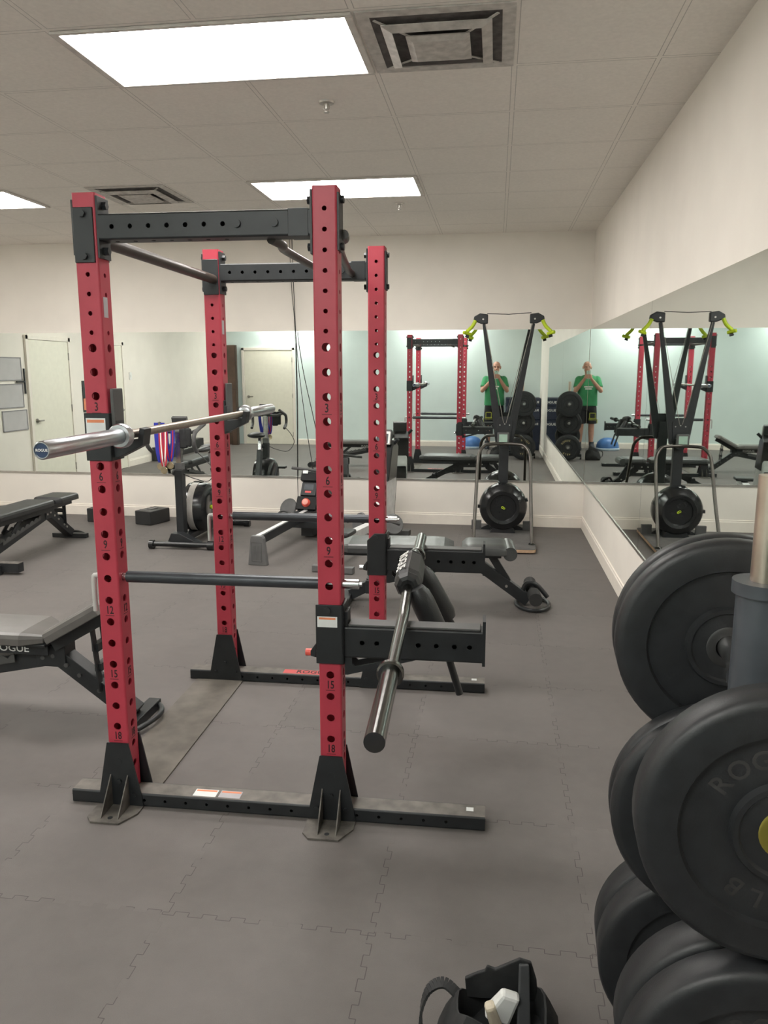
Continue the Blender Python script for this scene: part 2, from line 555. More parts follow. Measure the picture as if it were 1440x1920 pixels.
# ------------------------------------------------------------------ room
XL, XR, YB, YF, ZC = -6.03, 0.90, 7.90, -0.65, 2.88
struct('floor', MB().b2((XL - .15, YF - .15, -.12), (XR + .15, YB + .15, 0)), FLOORM)
struct('ceiling', MB().b2((XL - .15, YF - .15, ZC), (XR + .15, YB + .15, ZC + .12)), CEILM)
struct('wall_back', MB().b2((XL - .15, YB, 0), (XR + .15, YB + .15, ZC)), WALL)
struct('wall_right', MB().b2((XR, YF, 0), (XR + .15, YB, ZC)), WALL)
struct('wall_left', MB().b2((XL - .15, YF, 0), (XL, YB, ZC)), WALL)
struct('wall_front', MB().b2((XL - .15, YF - .15, 0), (XR + .15, YF, ZC)), AQUA)
def baseboard(name, p0, p1, nrm):
    p0, p1, n = Vector((*p0, 0)), Vector((*p1, 0)), Vector((*nrm, 0))
    mb = MB()
    prof = [(0.0, 0.001), (0.014, 0.001), (0.014, 0.100), (0.009, 0.106), (0.009, 0.118), (0.0, 0.122)]
    a = (p1 - p0).normalized()
    vs = [p + n * d + Vector((0, 0, z)) for p in (p0, p1) for d, z in prof]
    k = len(prof)
    mb.add(vs, [(i, (i + 1) % k, k + (i + 1) % k, k + i) for i in range(k)] + [tuple(range(k)), tuple(range(k, 2 * k))])
    struct(name, mb, TRIM)
baseboard('baseboard_back', (XL, YB), (XR, YB), (0, -1))
baseboard('baseboard_right', (XR, YF), (XR, YB), (-1, 0))
baseboard('baseboard_left', (XL, YF), (XL, 3.66), (1, 0))
baseboard('baseboard_front', (-4.25, YF), (XR, YF), (0, 1))
# mirrors (panes with aluminium channel below)
def mirror(label, lo, hi, chan_lo, chan_hi):
    o = MB().b2(lo, hi).build('wall_mirror', MIRROR, None, loc=lo)
    tag(o, label, 'mirror')
    MB().b2(chan_lo, chan_hi).build('bottom_channel', SILVER, o, world=True)
    return o
MZ0, MZ1 = 0.468, 1.968
mirror('left pane of the back wall mirror, left of the thin cables', (XL + .004, YB - .007, MZ0), (-2.041, YB - .001, MZ1), (XL + .004, YB - .012, MZ0 - .012), (-2.041, YB - .001, MZ0 + .006))
mirror('right pane of the back wall mirror, behind the skiing machine', (-2.039, YB - .007, MZ0), (XR - .009, YB - .001, MZ1), (-2.039, YB - .012, MZ0 - .012), (XR - .009, YB - .001, MZ0 + .006))
mirror('far pane of the right wall mirror, next to the room corner', (XR - .007, 4.852, MZ0), (XR - .001, YB - .013, MZ1), (XR - .012, 4.852, MZ0 - .012), (XR - .001, YB - .013, MZ0 + .006))
mirror('near pane of the right wall mirror, beside the weight tree', (XR - .007, 1.9, MZ0), (XR - .001, 4.848, MZ1), (XR - .012, 1.9, MZ0 - .012), (XR - .001, 4.848, MZ0 + .006))

# doors on the far-left and front walls (seen in the mirror)
def door(n, face, a0, a1, z1, hinge_at_a0, handle_z):
    """face: ('x', X, +1) wall normal along +x, spans y a0..a1 ; ('y', Y, +1) spans x"""
    ax, pos, sg = face
    def P(a, d, z):
        return (pos + sg * d, a, z) if ax == 'x' else (a, pos + sg * d, z)
    root = MB()
    root.b2(P(a0, 0.001, 0.004), P(a1, 0.022, z1))
    d = struct('door_%d' % n, root, DOORM, bevel=0.003)
    fr = MB()
    for lo, hi in (((a0 - .06, 0.001, 0), (a0 - .004, .032, z1 + .06)), ((a1 + .004, 0.001, 0), (a1 + .06, .032, z1 + .06)), ((a0 - .06, 0.001, z1 + .004), (a1 + .06, .032, z1 + .06))):
        fr.b2(P(*lo), P(*hi))
    fr.build('door_frame', TRIM, d, bevel=0.003)
    ah = a1 - .075 if hinge_at_a0 else a0 + .075
    dr = -1 if hinge_at_a0 else 1
    hd = MB()
    hd.cyl(P(ah, .02, handle_z), P(ah, .032, handle_z), .03)
    hd.cyl(P(ah, .03, handle_z), P(ah, .06, handle_z), .011)
    hd.cyl(P(ah, .055, handle_z), P(ah + dr * .11, .055, handle_z), .010)
    hd.build('door_handle', NICKEL, d)
    ai = a0 if hinge_at_a0 else a1
    for z in (.22, 1.05, z1 - .2):
        MB().cyl(P(ai, .028, z - .05), P(ai, .028, z + .05), .008, n=10).build('hinge', NICKEL, d)
    return d
door(1, ('x', XL, 1), 5.37, 6.32, 1.97, True, .92)
door(2, ('x', XL, 1), 3.76, 4.70, 1.97, False, .95)
door(3, ('y', YF, 1), -5.40, -4.34, 2.01, False, 1.03)

# ceiling lights
def ceiling_light(label, cx, cy):
    r = thing('ceiling_light', label, 'light', (cx, cy, ZC), group='recessed ceiling light panels')
    W2, D2 = 0.605, 0.3
    fr = MB()
    for lo, hi in (((-W2, -D2, -.012), (W2, -D2 + .022, -.0005)), ((-W2, D2 - .022, -.012), (W2, D2, -.0005)), ((-W2, -D2 + .022, -.012), (-W2 + .03, D2 - .022, -.0005)), ((W2 - .03, -D2 + .022, -.012), (W2, D2 - .022, -.0005))):
        fr.b2(lo, hi)
    fr.build('frame', FIXT, r, bevel=.003)
    MB().b2((-W2 + .031, -D2 + .023, -.009), (W2 - .031, D2 - .023, -.001)).build('diffuser', DIFF, r)
    return r
LX = CX0 - 2 * CT
for lb, cx, cy in (('nearest bright ceiling light panel, above the front of the red rack', LX, 3.415),
                   ('second bright ceiling light panel, beyond the red rack near the back wall', LX, 5.875),
                   ('bright ceiling light panel at the left picture edge, beside the far ceiling vent', LX - 5 * CT, 5.875),
                   ('ceiling light panel overhead to the left of the photographer', LX - 5 * CT, 3.415),
                   ('unseen light panel added behind the photographer to brighten the front wall', LX, -0.275),  # unseen panel, placed close to the front wall to light it
                   ('unseen light panel added near the front wall door to brighten that wall', LX - 5 * CT, -0.275)):  # unseen panel added in the same row, also lighting the front wall
    ceiling_light(lb, cx, cy)
# vents
def vent(label, cx, cy):
    r = thing('ceiling_vent', label, 'vent', (cx, cy, ZC))
    pn = MB()
    for lo, hi in (((-.30, -.30), (.30, -.25)), ((-.30, .25), (.30, .30)), ((-.30, -.25), (-.25, .25)), ((.25, -.25), (.30, .25))):
        pn.b2((*lo, -.006), (*hi, -.0008))
    pn.build('panel', VENTM, r)
    MB().b2((-.25, -.25, -.003), (.25, .25, -.0008)).build('throat', VENTD, r)
    def ring(ao, zo, ai, zi, th=.004):
        q = []
        for a, z in ((ao, zo), (ai, zi), (ai, zi + th), (ao, zo + th)):
            q += [(-a, -a, z), (a, -a, z), (a, a, z), (-a, a, z)]
        fs = []
        for i in range(4):
            j = (i + 1) % 4
            for k in range(4):
                fs.append((i * 4 + k, i * 4 + (k + 1) % 4, j * 4 + (k + 1) % 4, j * 4 + k))
        return MB().add(q, fs)
    ring(.212, -.022, .172, -.034).build('louvre', VENTM, r)
    ce = ring(.125, -.030, .098, -.042)
    ce.b2((-.098, -.098, -.042), (.098, .098, -.038))
    ce.build('centre_plate', VENTM, r)
    for sx, sy in ((1, 1), (1, -1), (-1, 1), (-1, -1)):
        MB().beam((sx * .11, sy * .11, -.024), (sx * .235, sy * .235, -.010), .012, .003).build('strut', VENTM, r)
    return r
vent('square ceiling vent right of the nearest light panel', CX0 - CT / 2, 3.415)
vent('square ceiling vent above the left post of the red rack', CX0 - 4.5 * CT, 5.875)
# sprinklers
def sprinkler(label, x, y):
    mb = MB()
    mb.lathe([(0, -.0006), (.04, -.0006), (.036, -.010), (.012, -.012), (.010, -.035), (0, -.036)], (0, 0, 0), (0, 0, 1), 20)
    mb.tube([(-.012, 0, -.012), (-.016, 0, -.03), (-.004, 0, -.048), (.004, 0, -.048), (.016, 0, -.03), (.012, 0, -.012)], .002, 6)
    mb.cyl((0, 0, -.052), (0, 0, -.049), .014, n=14)
    tag(mb.build('sprinkler', SILVER, None), label, 'sprinkler').location = (x, y, ZC)
sprinkler('ceiling sprinkler head just beyond the nearest light panel', -.87, 4.06)
sprinkler('ceiling sprinkler head behind the right top of the red rack', -.80, 6.45)

# ------------------------------------------------------------------ power rack
RP = .078
RC = Vector((-.935, 3.06, 0))
rack = thing('power_rack', 'red four-post power rack with black crossmembers and numbered uprights', 'power rack', RC, math.radians(0.9))
YN, YFAR = 2.478 - RC.y, 3.648 - RC.y       # post centres
XA, XB = -.39, .39
ZT = 2.12
big = [1.6364 - .0782 * i for i in range(20)]
small = [2.053 - .0612 * i for i in range(7)]
hol = [(z, .0138) for z in big if z > .1] + [(z, .0075) for z in small]
up = MB()
up.sqtube((0, 0, .05), (0, 0, ZT), RP, RP, (0, 1, 0), [(z - .05, r) for z, r in hol], [(z - .05, r) for z, r in hol])
for k in range(6):
    z = 1.4400 - .0782 * 3 * k + .004
    s_ = str(3 * (k + 1))
    for n in ((0, -1, 0), (1, 0, 0), (0, 1, 0), (-1, 0, 0)):
        nv = Vector(n)
        rt = Vector((0, 0, 1)).cross(nv)
        up.text(s_, face_M(nv * (RP / 2 + .0003) + Vector((0, 0, z)), rt, (0, 0, 1)), .040, 1, .72)
        c = nv * (RP / 2 + .0004) + Vector((0, 0, z - .019))
        up.beam(c - rt * .016, c + rt * .016, .0005, .0016, 1, side=nv)
u0 = None
for x, y in ((XA, YN), (XB, YN), (XA, YFAR), (XB, YFAR)):
    if u0 is None:
        u0 = up.build('upright', [RED, NUM], rack)
        o = u0
    else:
        o = u0.copy(); C.objects.link(o)
    o.location = (x, y, 0)
for y in (YN, YFAR):
    x0, x1 = -1.515 - RC.x, -.01 - RC.x
    mb = MB()
    mb.sqtube((x0, y, .026), (x1, y, .026), .085, .050, (0, 0, 1), [(.12 + .0782 * i, .006) for i in range(17)], [], mi=0, topmi=1)
    mb.build('base_rail', [BLACK, RAILTOP], rack)
    sg = -1 if y < 0 else 1
    for x in (XA, XB):
        for s2 in (-1, 1):
            g = MB()
            poly = [(-.085, .004), (.085, .004), (.078, .055), (.04, .247), (-.04, .247), (-.078, .055)]
            yy = y + s2 * .0435
            M = Matrix(((1, 0, 0, x), (0, 0, s2, yy), (0, 1, 0, 0), (0, 0, 0, 1)))
            g.prism(poly, M, .006)
            for bx, bz in ((-.052, .05), (.052, .05), (0, .10)):
                g.cyl((x + bx, yy + s2 * .006, bz), (x + bx, yy + s2 * .013, bz), .009, n=6)
            g.cyl((x, yy + s2 * .0055, .175), (x, yy + s2 * .0068, .175), .0135, n=16)
            g.build('gusset_plate', BLACK, rack)
        f = MB()
        y0, y1 = y + sg * .05, y + sg * .165
        poly = [(x - .085, y0), (x + .085, y0), (x + .085, y0 + sg * .045), (x + .045, y1), (x - .06, y1), (x - .085, y1 - sg * .03)]
        f.prism(poly, Matrix.Translation((0, 0, .001)), .006)
        for bx in (-.032, .032):
            M = Matrix(((0, 0, 1, x + bx - .002), (1, 0, 0, 0), (0, 1, 0, 0), (0, 0, 0, 1)))
            f.prism([(y0, .007), (y0 + sg * .095, .007), (y0, .125)], M, .004)
        f.cyl((x, y0 + sg * .085, .007), (x, y0 + sg * .085, .0075), .009, mi=1)
        f.build('foot_plate', [DUSTY, BLACK], rack)
    # top crossmember
    mb = MB()
    zb = 2.015
    L = XB - XA - RP - .012
    xs = XA + RP / 2 + .006
    hl_ = [(.045 + .061 * i, .0075) for i in range(7)] + [(.655, .0075)]
    mb.sqtube((xs, y, zb), (xs + L, y, zb), .076, .080, (0, 0, 1), hl_, hl_)
    for x, s2 in ((XA, 1), (XB, -1)):
        xx = x + s2 * (RP / 2 + .0035)
        mb.box((xx, y, zb), (.007, .076, .19))
        for zz in (-.07, .07):
            mb.cyl((xx, y, zb + zz), (xx + s2 * .018, y, zb + zz), .013, n=6)
            mb.cyl((x - s2 * RP / 2, y, zb + zz), (x - s2 * (RP / 2 + .016), y, zb + zz), .012, n=12)
        mb.box((x - s2 * (RP / 2 + .003), y, zb), (.006, .07, .17))
    for xq in (.152, .272):
        mb.cyl((xq - .04, y - .038, zb), (xq - .04, y - .046, zb), .013, n=12)
    mb.build('crossmember', BLACK, rack, bevel=.0015)
    # sleeve bracket of the grip bar on this crossmember
    mb = MB()
    mb.b2((XB - RP / 2 - .076, y - .0392, zb - .0412), (XB - RP / 2 - .012, y + .0392, zb + .0412))
    mb.build('grip_bracket', BLACK, rack, bevel=.0015)
# pull-up bar at the left with flange plates
pb = MB()
pb.cyl((XA + .012, YN + RP / 2 + .004, 1.985), (XA + .012, YFAR - RP / 2 - .004, 1.985), .021)
pb.build('pull_up_bar', MATS['dusty_black_steel'] and mat('brown_black_bar', (0.045, 0.034, 0.028), .4), rack)
for y, s2 in ((YN, 1), (YFAR, -1)):
    fl = MB()
    yy = y + s2 * (RP / 2 + .003)
    fl.box((XA, yy, 1.995), (.074, .006, .16))
    yo = y - s2 * (RP / 2 + .003)
    fl.box((XA - .003, yo, 1.99), (.068, .006, .17))
    for zz in (-.065, .065):
        fl.cyl((XA - .003, yo, 1.99 + zz), (XA - .003, yo - s2 * .012, 1.99 + zz), .012, n=6)
    fl.build('flange_plate', BLACK, rack, bevel=.002)
# multi grip bars between the right posts
for pts in ([(.205, YN + .02, 1.975), (.215, YN + .13, 1.972), (.175, YN + .34, 1.985), (.165, YFAR - .04, 2.0)],
            [(.44, YN + .02, 1.985), (.43, YN + .09, 1.982), (.385, YN + .22, 1.985), (.29, YFAR - .22, 2.0), (.28, YFAR - .04, 2.0)]):
    MB().tube(smooth_path(pts, 5), .015, 12).build('grip_bar', mat('grip_bar_brown_black', (0.04, 0.032, 0.028), .4), rack)
# flat plate joining the two base rails on the left
MB().b2((-1.475 - RC.x, YN + .05, .001), (-1.235 - RC.x, YFAR - .05, .007)).build('floor_plate', FLATBAR, rack)
# stickers on the rails
def sticker(name, parent, lo, hi, base, bands=()):
    mb = MB().b2(lo, hi)
    o = mb.build(name, base, parent)
    return o
zr = .0512
for (xa, xb, m1, m2) in ((-1.06, -.975, LBL, ORANGE), (-.965, -.885, LBLGREY, ORANGE)):
    mb = MB()
    mb.b2((xa - RC.x, YN - .030, zr), (xb - RC.x, YN + .016, zr + .0006))
    mb.b2((xa + .004 - RC.x, YN + .002, zr + .0006), (xb - .004 - RC.x, YN + .012, zr + .001), 1)
    mb.build('warning_label', [m1, m2], rack)
mb = MB()
mb.b2((-1.03 - RC.x, YFAR - .03, zr), (-.78 - RC.x, YFAR + .02, zr + .0006))
mb.text('ROGUE', face_M((-.88 - RC.x, YFAR - .005, zr + .0012), (1, 0, 0), (0, 1, 0)), .05, 1)
mb.build('brand_label', [RLBL, NUM], rack)
for y in (YN, YFAR):
    MB().b2((.86, y - .005, zr), (.885, y + .018, zr + .0006)).build('end_label', LBL, rack)
mb = MB()
mb.b2((RP / 2, -.022, 1.735), (RP / 2 + .0006, .006, 1.80))
o = mb.build('serial_label', [LBLGREY], rack); o.location = (XA, YN, 0)
o = o.copy(); C.objects.link(o); o.location = (XA, YFAR, 0)

def rackp(x, y, z=0):            # rack local -> world
    a = math.radians(.9)
    return (RC.x + x * math.cos(a) - y * math.sin(a), RC.y + x * math.sin(a) + y * math.cos(a), z)

# J-cups (bar on the +x side of the left posts)
def jcup(label, y, flip=-1):
    r = thing('j_cup', label, 'bar hook', rackp(XA, y), math.radians(.9), 'black hooks holding the chrome barbell')
    b = MB()
    z0, z1 = 1.265, 1.424
    b.b2((-.043, flip * .0465, z0), (.047, flip * .040, z1))
    b.b2((.040, -.0465, z0), (.047, .0465, z1))
    b.build('body', BLACK, r, bevel=.002)
    MB().b2((.0475, -.035, z0 + .06), (.060, .035, 1.505)).build('backing_pad', GREYM, r, bevel=.003)
    c = MB()
    M = Matrix(((1, 0, 0, 0), (0, 0, 1, -.028 if flip < 0 else -.058), (0, 1, 0, 0), (0, 0, 0, 1)))
    c.prism([(.047, 1.275), (.062, 1.275), (.150, 1.318), (.158, 1.372), (.140, 1.376), (.133, 1.338), (.061, 1.330), (.061, 1.40), (.047, 1.40)], M, .056)
    c.build('cup', BLACK, r, bevel=.002)
    if flip < 0:
        l = MB()
        l.b2((-.036, -.0476, 1.355), (.032, -.0468, 1.408))
        l.b2((-.032, -.0482, 1.393), (.028, -.0476, 1.403), 1)
        l.build('warning_label', [LBL, ORANGE], r)
    return r
jcup('hook with warning label on the near left post holding the chrome barbell', YN)
jcup('hook on the far left post holding the far end of the chrome barbell', YFAR, 1)

# ------------------------------------------------------------------ safety pipes
def pipe(label, y, z):
    r = thing('safety_pipe', label, 'safety bar', rackp(0, y, z), math.radians(.9), 'black safety pipes across the rack')
    MB().cyl((XA + .055, 0, 0), (XB - .039, 0, 0), .0205).build('pipe', mat('dark_pipe_coat', (0.05, 0.055, 0.062), .38, metal=.4), r)
    MB().cyl((XA - .05, 0, 0), (XA + .056, 0, 0), .0125).build('pin', CHROME, r)
    MB().cyl((XB - .041, 0, 0), (XB + .041, 0, 0), .0125).build('pin', CHROME, r)
    MB().cyl((XB + .040, 0, 0), (XB + .095, 0, 0), .0165).cyl((XB + .095, 0, 0), (XB + .105, 0, 0), .007).build('end_cap', CHROME, r)
    MB().tube(smooth_path([(XA - .05, 0, 0), (XA - .062, 0, 0), (XA - .072, 0, -.014), (XA - .072, 0, -.13)], 4), .009, 10).build('handle', mat('worn_white_metal', (.5, .5, .48), .4), r)
    return r
pipe('near dark safety pipe crossing the front of the red rack', YN, .8544)
pipe('far dark safety pipe crossing the back of the red rack', YFAR, .8544)

# ------------------------------------------------------------------ spotter arms
def spotter(label, y, ymir, lab):
    r = thing('spotter_arm', label, 'spotter arm', rackp(XB, y), math.radians(.9), 'black spotter arms on the right posts')
    b = MB()
    z0, z1 = .585, .792
    for yy in (-.044, .044):
        ch = .0 if lab else .035
        b.prism([(-.046, z0), (.05, z0), (.05, z1), (-.046 + ch + .001, z1), (-.046, z1 - ch - .001)], Matrix(((1, 0, 0, 0), (0, 0, 1, yy - .0035), (0, 1, 0, 0), (0, 0, 0, 1))), .007)
    b.b2((.041, -.0475, z0), (.050, .0475, z1))
    M = Matrix(((1, 0, 0, 0), (0, 0, 1, -.046), (0, 1, 0, 0), (0, 0, 0, 1)))
    b.prism([(-.047, .605), (-.066, .61), (-.066, .628), (-.047, .655)], M, .03)
    b.cyl((-.006, -.048, .772), (-.006, -.053, .772), .012)
    b.build('bracket', BLACK, r, bevel=.002)
    a = MB()
    a.sqtube((.05, 0, .661), (.515, 0, .661), .076, .108, (0, 0, 1), [(.06, .0085), (.11, .0085), (.25, .0085), (.31, .0085), (.37, .0085), (.42, .0085)], [(.04, .006), (.24, .006), (.40, .006)], t=.006)
    a.b2((.512, -.04, .598), (.522, .04, .752))
    a.b2((.05, -.03, .7155), (.06, .03, .765))
    a.build('arm', BLACK, r)
    MB().b2((.062, -.032, .7155), (.505, .032, .7235)).build('top_strip', GREYM, r, bevel=.002)
    for yy in (-.036, .030):
        g = MB()
        M = Matrix(((1, 0, 0, 0), (0, 0, 1, yy), (0, 1, 0, 0), (0, 0, 0, 1)))
        g.prism([(.05, .607), (.05, .545), (.06, .545), (.29, .607), (.22, .607), (.085, .575), (.075, .585), (.075, .607)], M, .006)
        g.build('brace', BLACK, r)
    l = MB()
    l.b2((-.040, -.0486, .715), (.028, -.0478, .752))
    l.b2((-.034, -.0492, .742), (.022, -.0486, .749), 1)
    if lab:
        l.build('warning_label', [LBL, ORANGE], r)
    MB().cyl((-.052, -.03, .618), (-.085, -.03, .618), .0125).build('pull_pin', REDPIN if lab else CHROME, r)
    return r
spotter('near spotter arm with a white warning label and red pin', YN, 0, True)
spotter('far spotter arm on the back right post, under the far end of the padded bar', YFAR, 0, False)

# ------------------------------------------------------------------ barbell
bar = thing('barbell', 'chrome olympic barbell racked across the left posts', 'barbell', (-1.205, 3.015, 1.358))
bar.rotation_euler = (math.radians(.25), 0, math.radians(0.4))
MB().cyl((0, -.66, 0), (0, .66, 0), .0148, n=20).build('shaft', BARE, bar)
for s2 in (-1, 1):
    sl = MB().lathe([(0, .664), (.0235, .664), (.0255, .668), (.0255, 1.103), (.0225, 1.107), (.0205, 1.107), (.0205, 1.103), (0, 1.103)], (0, 0, 0), (0, s2, 0), 28)
    so = sl.build('sleeve', SLEEVE, bar)
    MB().lathe([(.016, .632), (.034, .632), (.040, .637), (.040, .660), (.036, .665), (.0258, .666)], (0, 0, 0), (0, s2, 0), 28).build('collar', SLEEVE, bar)
    cp = MB().lathe([(0, 1.1035), (.0200, 1.1035)], (0, 0, 0), (0, s2, 0), 28)
    cp.text('ROGUE', face_M((0, s2 * 1.1045, 0), (-s2, 0, 0), (0, 0, 1)), .0105, 1)
    cp.build('end_cap', [mat('navy_end_cap', (.02, .04, .09), .4), WHITE], so)

# ------------------------------------------------------------------ safety squat bar
def ssb_p(y):                    # axis position along the bar
    t = (y - 1.58) / (3.75 - 1.58)
    x = -.248 - .100 * t
    z = .749
    if 2.45 < y < 2.80:
        z += .05 * (y - 2.45) / .35
    elif 2.8 <= y <= 3.2:
        z += .05
    elif 3.2 < y < 3.35:
        z += .05 * (3.35 - y) / .15
    return Vector((x, y, z))
ssb = thing('safety_squat_bar', 'black padded safety squat bar lying across the spotter arms', 'barbell', (-.30, 2.67, .75))
ys = [1.985 + (3.345 - 1.985) * i / 40 for i in range(41)]
MB().tube([ssb_p(y) for y in ys], .0190, 18).build('shaft', BLKCHROME, ssb, world=True)
def seg(y0, y1, r, n=24):
    return MB().cyl(ssb_p(y0), ssb_p(y1), r, n=n)
for y0, y1, cy in ((1.58, 1.975, 1.985), (3.75, 3.355, 3.345)):
    so = seg(y0, y1, .0248).build('sleeve', BLKCHROME, ssb, world=True, bevel=.0015)
    d = (ssb_p(y1) - ssb_p(y0)).normalized()
    p = ssb_p(cy)
    MB().lathe([(.019, .010), (.034, .010), (.038, .006), (.038, -.010), (.033, -.015), (.024, -.015)], p, d, 28).build('collar', BLKCHROME, ssb, world=True)
pad = MB()
yp0, yp1 = 2.69, 3.00
prof = [(.0, .01), (.026, 0), (.040, .004), (.050, .020), (.046, .035), (.053, .06), (.052, .26), (.045, .285), (.052, .295), (.040, .31), (.022, .312), (0, .30)]
dr = (ssb_p(3.0) - ssb_p(2.62)).normalized()
pc = ssb_p(yp0) + Vector((0, 0, .012))
pad.lathe(prof, pc, dr, 8, smooth=False)
po = pad.build('neck_pad', [VINYL], ssb, world=True, bevel=.008)
tx = MB()
nrm = Vector((-.55, -.35, .75)); nrm = (nrm - dr * nrm.dot(dr)).normalized()
tx.text('ROGUE', face_M(pc + dr * .16 + nrm * .0535, -dr, nrm.cross(-dr)), .058, 0, 1.05)
tx.build('lettering', WHITE, po, world=True)
for (a, b, hx) in ((Vector((-.262, 2.68, .785)), Vector((-.168, 2.70, .575)), None), (Vector((-.277, 2.99, .775)), Vector((-.170, 3.03, .575)), None)):
    d = (b - a).normalized()
    po = MB().lathe([(0, -.01), (.028, -.01), (.040, .015), (.043, .05), (.042, .205), (.034, .232), (.014, .235), (0, .235)], a, d, 20).build('shoulder_pad', VINYL, ssb, world=True)
    e = a + d * .232
    hd = Vector((.10, .02, -.34)).normalized()
    MB().tube(smooth_path([e, e + d * .03, e + d * .045 + hd * .02, e + d * .05 + hd * .15], 4), .0135, 12).build('handle', BLACK, po, world=True)

# ------------------------------------------------------------------ benches
def pad_mesh(x0, z0, x1, z1, wd, th, round_=.02, narrow=1.0, mi=0):
    """upholstered pad following the line (x0,z0)-(x1,z1) of its underside, rounded edges"""
    mb = MB()
    d = Vector((x1 - x0, 0, z1 - z0)); L = d.length; d.normalize()
    n = Vector((-d.z, 0, d.x))
    o = Vector((x0, 0, z0))
    N = 12
    rows = []
    for i in range(N + 1):
        t = i / N
        e = min(t, 1 - t) * L
        k = 1 - max(0, (round_ - e) / round_) ** 2 * .35 if e < round_ else 1.0
        ww = wd / 2 * (narrow + (1 - narrow) * t) * k
        sec = []
        for (a, h) in ((-1, 0), (1, 0), (1, .55), (.96, .85), (.86, 1.0), (.4, 1.04), (-.4, 1.04), (-.86, 1.0), (-.96, .85), (-1, .55)):
            sec.append(o + d * (t * L) + Vector((0, a * ww, 0)) + n * (h * th * (k if h > .5 else 1)))
        rows.append(sec)
    K = len(rows[0])
    vs = [p for r in rows for p in r]
    fs = []
    for i in range(N):
        for j in range(K):
            fs.append((i * K + j, i * K + (j + 1) % K, (i + 1) * K + (j + 1) % K, (i + 1) * K + j))
    mb.add(vs, fs, mi, False)
    mb.add(rows[0], [tuple(reversed(range(K)))], mi)
    mb.add(rows[-1], [tuple(range(K))], mi)
    return mb
def bench(label, loc, rz, seat_tilt, brand, L=1.02, PM=None, BW=.29):
    PM = PM or VINYL
    r = thing('adjustable_bench', label, 'weight bench', loc, rz, 'black adjustable weight benches')
    pad_mesh(-L, .385, -.012, .385,   .28, .055).build('back_pad', PM, r, bevel=.004)
    st = math.radians(seat_tilt)
    sx, sz = .34 * math.cos(st), .34 * math.sin(st)
    pad_mesh(.012, .385, .012 + sx, .385 + sz, .28, .055).build('seat_pad', PM, r, bevel=.004)
    f = MB()
    for y in (-.075, .075):
        f.beam((-L + .05, y, .357), (-.0, y, .352), .008, .055)
    f.beam((-L + .05, 0, .375), (0, 0, .375), .2, .014)
    bo = f.build('back_frame', BLACK, r, bevel=.002)
    if brand:
        MB().text('ROGUE', face_M((-.175, -.0805, .352), (1, 0, 0), (0, 0, 1)), .045, 0, 1.15).build('lettering', WHITE, bo)
        MB().text('ROGUE', face_M((-.175, .0805, .352), (-1, 0, 0), (0, 0, 1)), .045, 0, 1.15).build('lettering', WHITE, bo)
    f = MB()
    for y in (-.06, .06):
        f.beam((.015, y, .362), (.015 + sx * .92, y, .362 + sz * .92), .008, .05)
    f.build('seat_frame', BLACK, r, bevel=.002)
    f = MB()
    f.beam((-.02, 0, .30), (-L - .02, 0, .095), .075, .075)
    f.box((-.01, 0, .31), (.14, .09, .10))
    f.beam((.02, 0, .30), (.36, 0, .045), .075, .075)
    f.build('main_frame', BLACK, r, bevel=.003)
    # ladder with teeth for the back pad
    f = MB()
    poly = [(-.72, .165), (-.18, .275), (-.18, .315)]
    n = 8
    for i in range(n):
        x = -.18 - (i + .2) * .54 / n
        zt = .315 - (.18 + x) * -.2 * 1.0
        zt = .315 + (x + .18) * .203
        poly += [(x, zt), (x - .02, zt - .022), (x - .045, zt - .008)]
    for y in (-.055, .049):
        M = Matrix(((1, 0, 0, 0), (0, 0, 1, y), (0, 1, 0, 0), (0, 0, 0, 1)))
        f.prism(poly, M, .006)
    f.build('ladder', GREYM, r)
    f = MB()
    for y in (-.045, .045):
        f.beam((-.42, y, .36), (-.58, y, .23), .008, .035)
    f.build('back_strut', BLACK, r)
    # seat strut with slots
    f = MB()
    x0, x1 = .012 + sx * .62, .20
    for y in (-.042, .042):
        f.beam((x0, y, .36 + sz * .62), (x1 + .02, y, .16), .006, .035)
    for k in (.35, .65):
        zc = (.36 + sz * .62) * (1 - k) + .16 * k
        f.box((x0 * (1 - k) + (x1 + .02) * k, 0, zc), (.03, .084, .035))
    f.build('seat_strut', BLACK, r)
    for bx, bz in ((-.05, .30), (.0, .31), (.06, .27), (.12, .226), (.21, .158), (.25, .128)):
        MB().cyl((bx, -.046, bz), (bx, .046, bz), .010, n=10).build('bolt', SILVER if not brand else GREYM, r)
    f = MB()
    f.beam((.37, -.17, .022), (.37, .17, .022), .06, .042)
    f.tube([(.38, -.15, .02)] + [(.40 + .065 * math.sin(PI * i / 8), -.15 + .30 * i / 8, .02 + .02 * math.sin(PI * i / 8)) for i in range(9)] + [(.38, .15, .02)], .012, 10)
    f.build('foot', BLACK, r, bevel=.003)
    f = MB()
    f.beam((-L - .04, -BW, .055), (-L - .04, BW, .055), .07, .07)
    f.beam((-L - .04, -BW, .0915), (-L - .04, BW, .0915), .07, .003, mi=1)
    f.build('rear_base', [BLACK, DUSTY], r, bevel=.003)
    for y in (-.2, .2):
        MB().cyl((-L - .085, y - .02, .038), (-L - .085, y + .02, .038), .037, n=24).build('wheel', RUBBER, r)
    return r
bench('black adjustable bench with lettered frame at left, in front of the rack post', (-1.93, 3.085, 0), 0, 30, True, PM=SHEEN)
bench('flat black bench at the far left edge, beyond the other left bench', (-4.0, 6.38, 0), math.radians(90), 0, False, L=.93, BW=.36)

